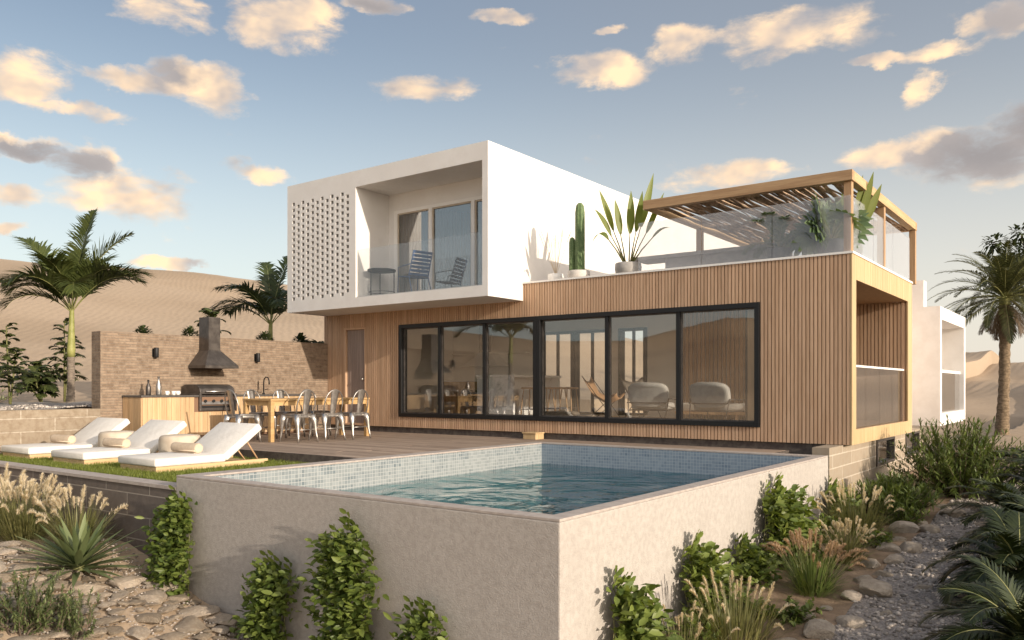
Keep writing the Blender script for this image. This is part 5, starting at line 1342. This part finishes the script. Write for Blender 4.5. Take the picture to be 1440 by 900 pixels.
# ---- big leaved plants in the terrace bed and behind the brick wall
def leafplant(label, loc, h, seed, leaf='bed_leaf', n=40, ll=.42, lw=.13, name='tall_leafy_plant', cat='plant', spread=.35, stems=1, z0=.25, group=None, topd=0.0):
    """stems carrying whorls of drooping narrow leaves"""
    rng = random.Random(seed); x, y, z = loc; t = thing(name, label, cat, loc, 0, group); q = MB(); st = MB()
    for s in range(stems):
        a0 = rng.uniform(0,6.28); off = Vector((math.cos(a0), math.sin(a0), 0))*(spread if stems > 1 else .05); hh = h*(1 if s == 0 else rng.uniform(.6,.9))
        p0 = Vector((x,y,z-.05)); p1 = Vector((x,y,z))+off*.6+UP*hh*.5; p2 = Vector((x,y,z))+off+UP*hh*.92
        st.tube([p0,p1,p2],[.028,.02,.012],7)
        for i in range(n):
            u = z0+(1-z0)*i/n; p = p0.lerp(p1,u*2) if u < .5 else p1.lerp(p2,u*2-1); a = i*2.4+rng.uniform(-.3,.3); e = rng.uniform(.05,.6)+.7*max(0,u-.75)*4*.4
            d = Vector((math.cos(a)*math.cos(e), math.sin(a)*math.cos(e), math.sin(e)))
            L = ll*rng.uniform(.8,1.15)*(1.1-.45*u)
            if i % 2 == 0: frond(q, st, p, a, e+.45, L*1.25, 1.5, n=9, ll=L*.55, lw=lw*.62, rad=.007, vee=.15, ldroop=.4, rng=rng)
    q.build('foliage', M[leaf], t); st.build('stem', M['stem'], t)
def on_bed(px, d):
    u = (px-720)/1141; return (d*(u*.8034-.5955), d*(u*.5955+.8034), .6)
leafplant('tall dark leafy plant left of the big palm trunk', (-21.6, 8.6, .6), 2.1, 61, n=44, stems=2, spread=.25, lw=.13, ll=.34)
leafplant('tall dark plant with tiered leaves right behind the palm trunk', (-24.5, 11.2, .6), 2.5, 62, n=44, ll=.46, lw=.13, stems=2, spread=.12)
leafplant('dark leafy plant at the left edge of the gravel bed', (-20.4, 6.6, .6), 1.5, 63, n=36, stems=4, spread=.5, ll=.6, lw=.16)
leafplant('low dark plant at the foot of the palm trunk', (-23.6, 10.2, .6), 1.2, 64, n=34, stems=4, spread=.4, ll=.5, lw=.16)
leafplant('slender tiered plant rising behind the cooker hood', (-19.0, 12.4, .6), 2.65, 65, n=40, ll=.5, lw=.16)
rng = random.Random(77)
for k, (px, d, h, lab) in enumerate(((201, 18.5, 1.86, 'leftmost dark round shrub top over the brick wall'), (267, 18.6, 1.85, 'round shrub top over the brick wall, just left of the flue'),
                                (372, 19.6, 1.80, 'dark round shrub top in front of the shaded palm'), (423, 20.2, 1.80, 'dark round shrub top over the brick wall, nearest the house'))):
    x, y, z = on_bed(px, d)
    t = thing('round_shrub', lab, 'shrub', (x, y, z), 0, 'shrubs behind the brick wall'); q = MB(); st = MB(); st.tube([(x,y,z-.1),(x,y,z+h*.7)],[.04,.03],7)
    for i in range(320):
        dv = Vector((rng.gauss(0,1),rng.gauss(0,1),rng.gauss(0,1))).normalized(); p = Vector((x,y,z+h-.28))+Vector((dv.x*.17,dv.y*.17,dv.z*.22))*rng.random()**.3
        q.leaf(p, dv+UP*.35, UP, .11, .05, .15, .35)
    q.build('foliage', M['dark_leaf'], t); st.build('stem', M['bark'], t)
fr = [(A(150+i*47), .9, 1.0, 1.9) for i in range(8)]
x, y, z = on_bed(448, 20.6)
palm('small_palm', 'small dark palm squeezed between brick wall and house', (x-.25, y+.1, .6), 1.3, (0,0), fr, .05, .3, leaf='dark_leaf', seed=9, n=20, ll=.3, lw=.045)
def spreadpalm(label, loc, L, n, seed, leaf='dark_leaf', ll=.36, el=(.5,1.35), droop=1.3, trunk=.25, group=None, nl=34, lw=.03, name='low_palm'):
    rng = random.Random(seed); x, y, z = loc; t = thing(name, label, 'palm', loc, 0, group); lf = MB(); st = MB(); q = MB()
    q.tube([(x,y,z-.1),(x,y,z+trunk)], [.07,.055], 9); q.build('trunk', M['bark'], t)
    for i in range(n): frond(lf, st, (x,y,z+trunk), i*2.399+rng.uniform(-.2,.2), rng.uniform(*el), L*rng.uniform(.8,1.1), droop*rng.uniform(.8,1.2), n=nl, ll=ll, lw=lw, rad=.010, rng=rng, vee=.25, ldroop=.28)
    lf.build('fronds', M[leaf], t); st.build('rib', M['rachis'], t)
spreadpalm('low spreading palm with arching fronds in the gravel bed', (-20.9, 7.6, .6), 1.5, 14, 71, ll=.4)
GP = 'dark palms along the right edge of the path'
rp = [(-.50, 7.4, 1.0, 'nearest dark feather palm in the bottom right corner'), (-.72, 9.2, .95, 'dark feather palm second from the bottom right corner'), (-.42, 10.3, 1.15, 'dark feather palm at the right picture edge, level with the russet grass'),
      (-.88, 11.6, 1.0, 'dark feather palm overhanging the middle of the gravel path'), (-.62, 13.3, 1.15, 'dark feather palm at the right picture edge, level with the feathery bush'), (-.95, 15.8, 1.0, 'farthest dark feather palm along the path')]
for i, (x, y, L, lab) in enumerate(rp):
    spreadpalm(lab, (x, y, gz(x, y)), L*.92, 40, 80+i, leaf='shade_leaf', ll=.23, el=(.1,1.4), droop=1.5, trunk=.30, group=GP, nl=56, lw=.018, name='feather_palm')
for i, (x, y, L) in enumerate(((.35, 8.4, 1.2), (.35, 11.9, 1.3))):  # out-of-frame palms added to shade the path and its palms
    spreadpalm(('unseen palm added for shade beyond the picture edge, %s' % ('nearest the camera side','by the middle of the path','in the back row','in the back row farther off','lowest in the row')[i]), (x, y, gz(x, y)), L, 26, 90+i, ll=.36, el=(.2,1.2), droop=1.4, trunk=.25, group=GP, nl=40, lw=.028, name='feather_palm')

# ---- roof terrace plants
def pot(t, c, r, h, mat, soil=True):
    q = MB(); q.lathe([(r*.86,0),(r*.95,h*.12),(r,h*.5),(r*.97,h*.95),(r*.93,h),(r*.85,h),(r*.83,h*.88),(.01,h*.87)], c, 28); return q.build('pot', mat, t)
z = ZT+.017
c = (-8.40, 13.52, z); t = thing('cactus', 'two stemmed green column cactus in a low pale pot on the roof terrace', 'cactus', c); pot(t, c, .22, .15, M['cream_pot'])
def column(p, r, h):
    q = MB(); q.lathe([(r*.8,0),(r,.06),(r*1.02,h*.5),(r,h*.86),(r*.8,h*.96),(r*.4,h*.995),(.01,h)], p, 40, lobes=8, lobe=.10); return q
column((c[0]+.03, c[1], z+.1), .088, 1.38).build('column', M['cactus'], t); column((c[0]-.13, c[1]-.03, z+.1), .058, .72).build('column', M['cactus'], t)
q = MB()
rng = random.Random(6)
for (px_, py_, r, h) in ((c[0]+.03, c[1], .096, 1.38), (c[0]-.13, c[1]-.03, .062, .72)):
    for k in range(8):
        a = 2*math.pi*k/8
        for j in range(int(h/.05)):
            b = Vector((px_+r*math.cos(a), py_+r*math.sin(a), z+.16+j*.05)); 
            for _ in range(2): q.blade(b, Vector((math.cos(a)+rng.gauss(0,.5), math.sin(a)+rng.gauss(0,.5), rng.gauss(0,.5))), .03, .003, 0, 1)
q.build('spines', M['pampas'], t)
def banana(label, c, r, ph, hl, n, seed, potm, scale=1.0, name='banana_plant'):
    rng = random.Random(seed); t = thing(name, label, 'potted plant', c); pot(t, c, r, ph, potm); q = MB(); st = MB(); z_ = c[2]+ph*.8
    for i, (a, e, ls, L, W, dr) in enumerate(n):
        d = Vector((math.cos(a)*math.cos(e), math.sin(a)*math.cos(e), math.sin(e))); b = Vector((c[0]+math.cos(a)*.05, c[1]+math.sin(a)*.05, z_)); p = b + d*ls + UP*.0
        st.tube([b, b.lerp(p,.5)+UP*.03, p], [.018,.013,.009], 6)
        fc = Vector((.75,-.6,.3)); sd_ = (d+UP*.12).cross(fc).normalized()
        q.blade(p-d*.04, (d+UP*.12), L, W*1.25, dr, 8, side=sd_, fold=.22, wid=(.3,.8,1,1,.88,.68,.38,.03))
    q.build('leaves', M['banana_leaf'], t); st.build('stalk', M['stem'], t)
c = (-7.30, 13.50, z)
banana('broad leaved banana plant in a grey stone pot on the roof terrace', c, .25, .20, 1, [(A(14), 1.30, .80, 1.08, .12, .02), (A(172), 1.24, .74, .90, .10, .10), (A(178), 1.12, .66, .78, .085, .28), (A(5), 1.12, .72, .86, .085, .03), (A(-80), 1.48, .62, .80, .13, .02), (A(-160), 1.38, .62, .70, .11, .06), (A(182), .98, .62, .60, .085, .95), (A(-10), .9, .66, .60, .04, .5), (A(-50), 1.34, .66, .78, .11, .05)], 3, M['ceramic'])
# pale pampas in the corner by the white wall
c = (-9.05, 13.7, z); t = thing('pampas_grass', 'bleached pampas stalks in a white pot against the white wall', 'potted plant', c); pot(t, c, .17, .16, M['white_smooth'])
q = MB(); pm = MB(); rng = random.Random(15)
for i in range(11):
    a = rng.uniform(0,6.28); e = rng.uniform(1.1,1.5); d = Vector((math.cos(a)*math.cos(e), math.sin(a)*math.cos(e), math.sin(e))); b = Vector((c[0],c[1],z+.12)); L = rng.uniform(.55,.85); p = b+d*L
    q.tube([b,p],[.005,.003],4,cap=False)
    for j in range(60):
        u = j/60; o = Vector((rng.gauss(0,1),rng.gauss(0,1),rng.gauss(0,1))).normalized(); pm.blade(p+d*.3*(u-.3), d+o*.45, .05*math.sin((u*.8+.15)*3.14), .007, .2, 1, wid=(1,.1))
q.build('stalks', M['pampas'], t); pm.build('plumes', M['pampas'], t)
# monstera planter in the corner
def splitleaf(q, p, d, up, L):
    """monstera leaf: a fan of fingers round the stalk end"""
    d = d.normalized(); sd = d.cross(up).normalized(); up = sd.cross(d)
    for k in range(11):
        th = (k-5)/5*2.2; dd = d*math.cos(th)+sd*math.sin(th); l_ = L*(.62+.38*math.cos(th*.55))
        q.blade(p, dd, l_, L*.30, .16, 4, side=dd.cross(up), fold=.1, wid=(.35,.8,1,.85,.08))
c = (-3.70, 13.72, z); t = thing('monstera_plant', 'large monstera in a dark planter behind the terrace corner glass', 'potted plant', c); pot(t, c, .27, .26, M['dark_pot'])
q = MB(); st = MB(); rng = random.Random(18)
for i in range(26):
    a = rng.uniform(0,6.28); e = rng.uniform(.25,1.35); d = Vector((math.cos(a)*math.cos(e), math.sin(a)*math.cos(e), math.sin(e))); b = Vector((c[0],c[1],z+.24)); L = rng.uniform(.22,.5) + .25*max(0, math.sin(e)-.75); p = b+d*L
    st.tube([b, b.lerp(p,.5)+UP*.05, p],[.010,.008,.006],5,cap=False); splitleaf(q, p, (d+Vector((.25,-.3,-.5))), (d*.3+Vector((.85,-.55,.35))), rng.uniform(.32,.48))
q.build('leaves', M['monstera_leaf'], t); st.build('stalk', M['stem'], t)
c = (-3.56, 14.25, z)
banana('sword leaved plant rising above the terrace corner glass', c, .22, .28, 1, [(-.1, 1.26, .48, .80, .12, .0), (.35, 1.12, .45, .72, .12, .02), (-.5, 1.34, .42, .78, .12, .0), (2.6, 1.3, .5, .5, .12, .02), (-1.6, 1.2, .42, .55, .12, .05), (3.6, 1.15, .45, .5, .11, .1)], 5, M['dark_pot'])
c = (-4.55, 13.75, z); t = thing('fern_plant', 'dark drooping fern beside the monstera planter', 'potted plant', c); pot(t, c, .2, .22, M['dark_pot'])
q = MB(); st = MB()
for i in range(16): frond(q, st, (c[0],c[1],z+.2), i*2.4, rng.uniform(.5,1.4), .85, 1.5, n=26, ll=.20, lw=.035, rad=.006, rng=rng)
q.build('fronds', M['monstera_leaf'], t); st.build('rib', M['rachis'], t)

# ------------------------------------------------------------------ stones
def stone_mesh(name, seed, flat, mat, sub=3, crisp=.35):
    rng = random.Random(seed); bm = bmesh.new(); bmesh.ops.create_icosphere(bm, subdivisions=sub, radius=.5)
    o = Vector((rng.uniform(-50,50),)*3)
    planes = []
    for k in range(12):
        d = Vector((rng.gauss(0,1), rng.gauss(0,1), rng.gauss(0,.7))).normalized(); planes.append((d, rng.uniform(.27,.44)))
    for v in bm.verts:
        for d, r in planes:
            h = v.co.dot(d)
            if h > r: v.co -= d*(h-r)*(1-crisp*.08)
        v.co *= 1 + .16*(mnoise.noise(v.co*1.6+o)) + .05*mnoise.noise(v.co*6+o)
        v.co.z *= flat
    me = bpy.data.meshes.new(name); bm.to_mesh(me); bm.free(); me.materials.append(mat); me.polygons.foreach_set('use_smooth', [True]*len(me.polygons)); me.set_sharp_from_angle(angle=R(24)); return me
FS = [stone_mesh('flagstone', 100+i, .36, M['stone']) for i in range(8)]
rng = random.Random(50); placed = []
def inpoly(x, y, P):
    c = False; n = len(P)
    for i in range(n):
        (x1,y1),(x2,y2) = P[i],P[(i+1) % n]
        if (y1 > y) != (y2 > y) and x < (x2-x1)*(y-y1)/(y2-y1)+x1: c = not c
    return c
POLY = [(-10.6,3.3),(-10.6,4.2),(-9.9,4.1),(-9.4,4.0),(-8.95,4.55),(-8.45,5.0),(-7.9,5.12),(-6.6,5.1),(-6.3,4.6),(-7.2,3.6),(-8.0,2.9)]
for tries in range(9000):
    x, y = rng.uniform(-10.6,-6.3), rng.uniform(2.9,5.12)
    if not inpoly(x, y, POLY): continue
    s = rng.uniform(.22,.42) if tries < 2500 else rng.uniform(.10,.22)
    if any((x-a)**2+(y-b)**2 < ((s+c_)*.365)**2 for a, b, c_ in placed): continue
    placed.append((x, y, s))
    if len(placed) >= 250: break
for i, (x, y, s) in enumerate(placed):
    o = bpy.data.objects.new('flagstone', rng.choice(FS)); COL.objects.link(o)
    o.location = (x, y, gz(x, y)+.03); o.scale = (s*1.25, s*.95, s*rng.uniform(.7,1.0)); o.rotation_euler = (rng.uniform(-.12,.12), rng.uniform(-.12,.2), rng.uniform(0,6.28))
    tag(o, 'flat tan flagstone laid in the dry stone bed at bottom left', 'stone', 'flagstones in the dry stone bed')
BS = [stone_mesh('boulder', 200+i, .62, M['boulder']) for i in range(6)]
bl = [(-2.15,7.55,.34),(-2.35,7.9,.22),(-2.0,8.05,.30),(-2.15,8.75,.24),(-1.98,8.95,.40),(-2.2,9.35,.25),(-2.08,9.75,.22),(-2.25,10.05,.28),(-2.05,10.2,.26),(-2.2,10.7,.30),(-2.0,11.0,.36),(-2.25,11.5,.22),(-2.3,12.1,.42),(-2.0,12.3,.34),(-2.2,12.8,.25),(-1.9,13.4,.36),(-2.1,13.9,.25),(-1.7,14.2,.32),(-1.5,15.0,.25),(-2.3,7.1,.35),(-1.95,7.2,.2),(-2.5,19.6,.4),(-2.2,21,.5),(-1.5,20.2,.35),(-1.3,22.5,.5),(-2.5,23.5,.45),(-.9,18.5,.3),(-1.75,8.4,.16),(-1.6,9.3,.2),(-1.7,10.4,.15),(-1.5,11.3,.22),(-1.75,11.9,.17),(-1.45,12.7,.2),(-1.35,10.0,.15),(-1.7,13.0,.15),(-1.3,14.3,.22),(-1.75,7.6,.18),(-2.3,8.4,.17),(-1.4,8.6,.14)]
for i, (x, y, s) in enumerate(bl):
    o = bpy.data.objects.new('boulder', rng.choice(BS)); COL.objects.link(o)
    s *= .95; o.location = (x, y, gz(x, y)+s*.16); o.scale = (s*1.0, s*1.25, s*.9); o.rotation_euler = (rng.uniform(-.2,.2), rng.uniform(-.2,.2), rng.uniform(0,6.28))
    if y > 18: tag(o, 'rough boulder on the ground beyond the feathery bushes', 'boulder', 'boulders beyond the bushes')
    else: tag(o, 'rounded tan boulder edging the gravel path', 'boulder', 'boulders edging the path')
lw_ = MB(); lw_.box(-3.1,-1.6,19.9,20.2,-1.2,-.40); lw_.box(-3.12,-1.58,19.88,20.22,-.398,-.35); tag(lw_.build('low_wall', M['base_block'], bevel=.01), 'low pale garden wall beyond the feathery bushes', 'wall')
# pebbles
def pebbles(name, label, n, fn, s0, s1, seed):
    rng = random.Random(seed); mb = MB(); base = bmesh.new(); bmesh.ops.create_icosphere(base, subdivisions=1, radius=1)
    V = [v.co.copy() for v in base.verts]; F = [[v.index for v in f.verts] for f in base.faces]; base.free()
    for i in range(n):
        x, y = fn(rng); s = rng.uniform(s0, s1)*(.6+.8*rng.random()); a = rng.uniform(0,6.28); zz = gz(x, y)+.03
        sx, sy, sz = s*rng.uniform(.8,1.4), s*rng.uniform(.7,1.1), s*rng.uniform(.45,.8); ca, sa = math.cos(a), math.sin(a)
        mb.add([(x+(v.x*sx*ca-v.y*sy*sa), y+(v.x*sx*sa+v.y*sy*ca), zz+v.z*sz+sz*.3) for v in V], F, smooth=True)
    o = mb.build(name, M['pebble']); tag(o, label, 'gravel', kind='stuff')
pebbles('path_gravel', 'loose grey and tan gravel covering the path', 5200, lambda r: (-2.1+1.6*r.random(), 7.0+9.5*r.random()**1.5), .012, .028, 61)
pebbles('bed_gravel', 'coarse pale gravel on the planting bed', 1500, lambda r: (-16.0-2.5*r.random(), 5.8+3.6*r.random()), .02, .035, 62)
pebbles('stone_grit', 'small stone chips and grit between the flagstones', 2600, lambda r: (-10.4+3.6*r.random(), 3.3+1.8*r.random()), .006, .014, 64)
pebbles('far_gravel', 'pale stones scattered beyond the bushes', 900, lambda r: (-2.6+2.6*r.random(), 17+9*r.random()), .03, .06, 63)
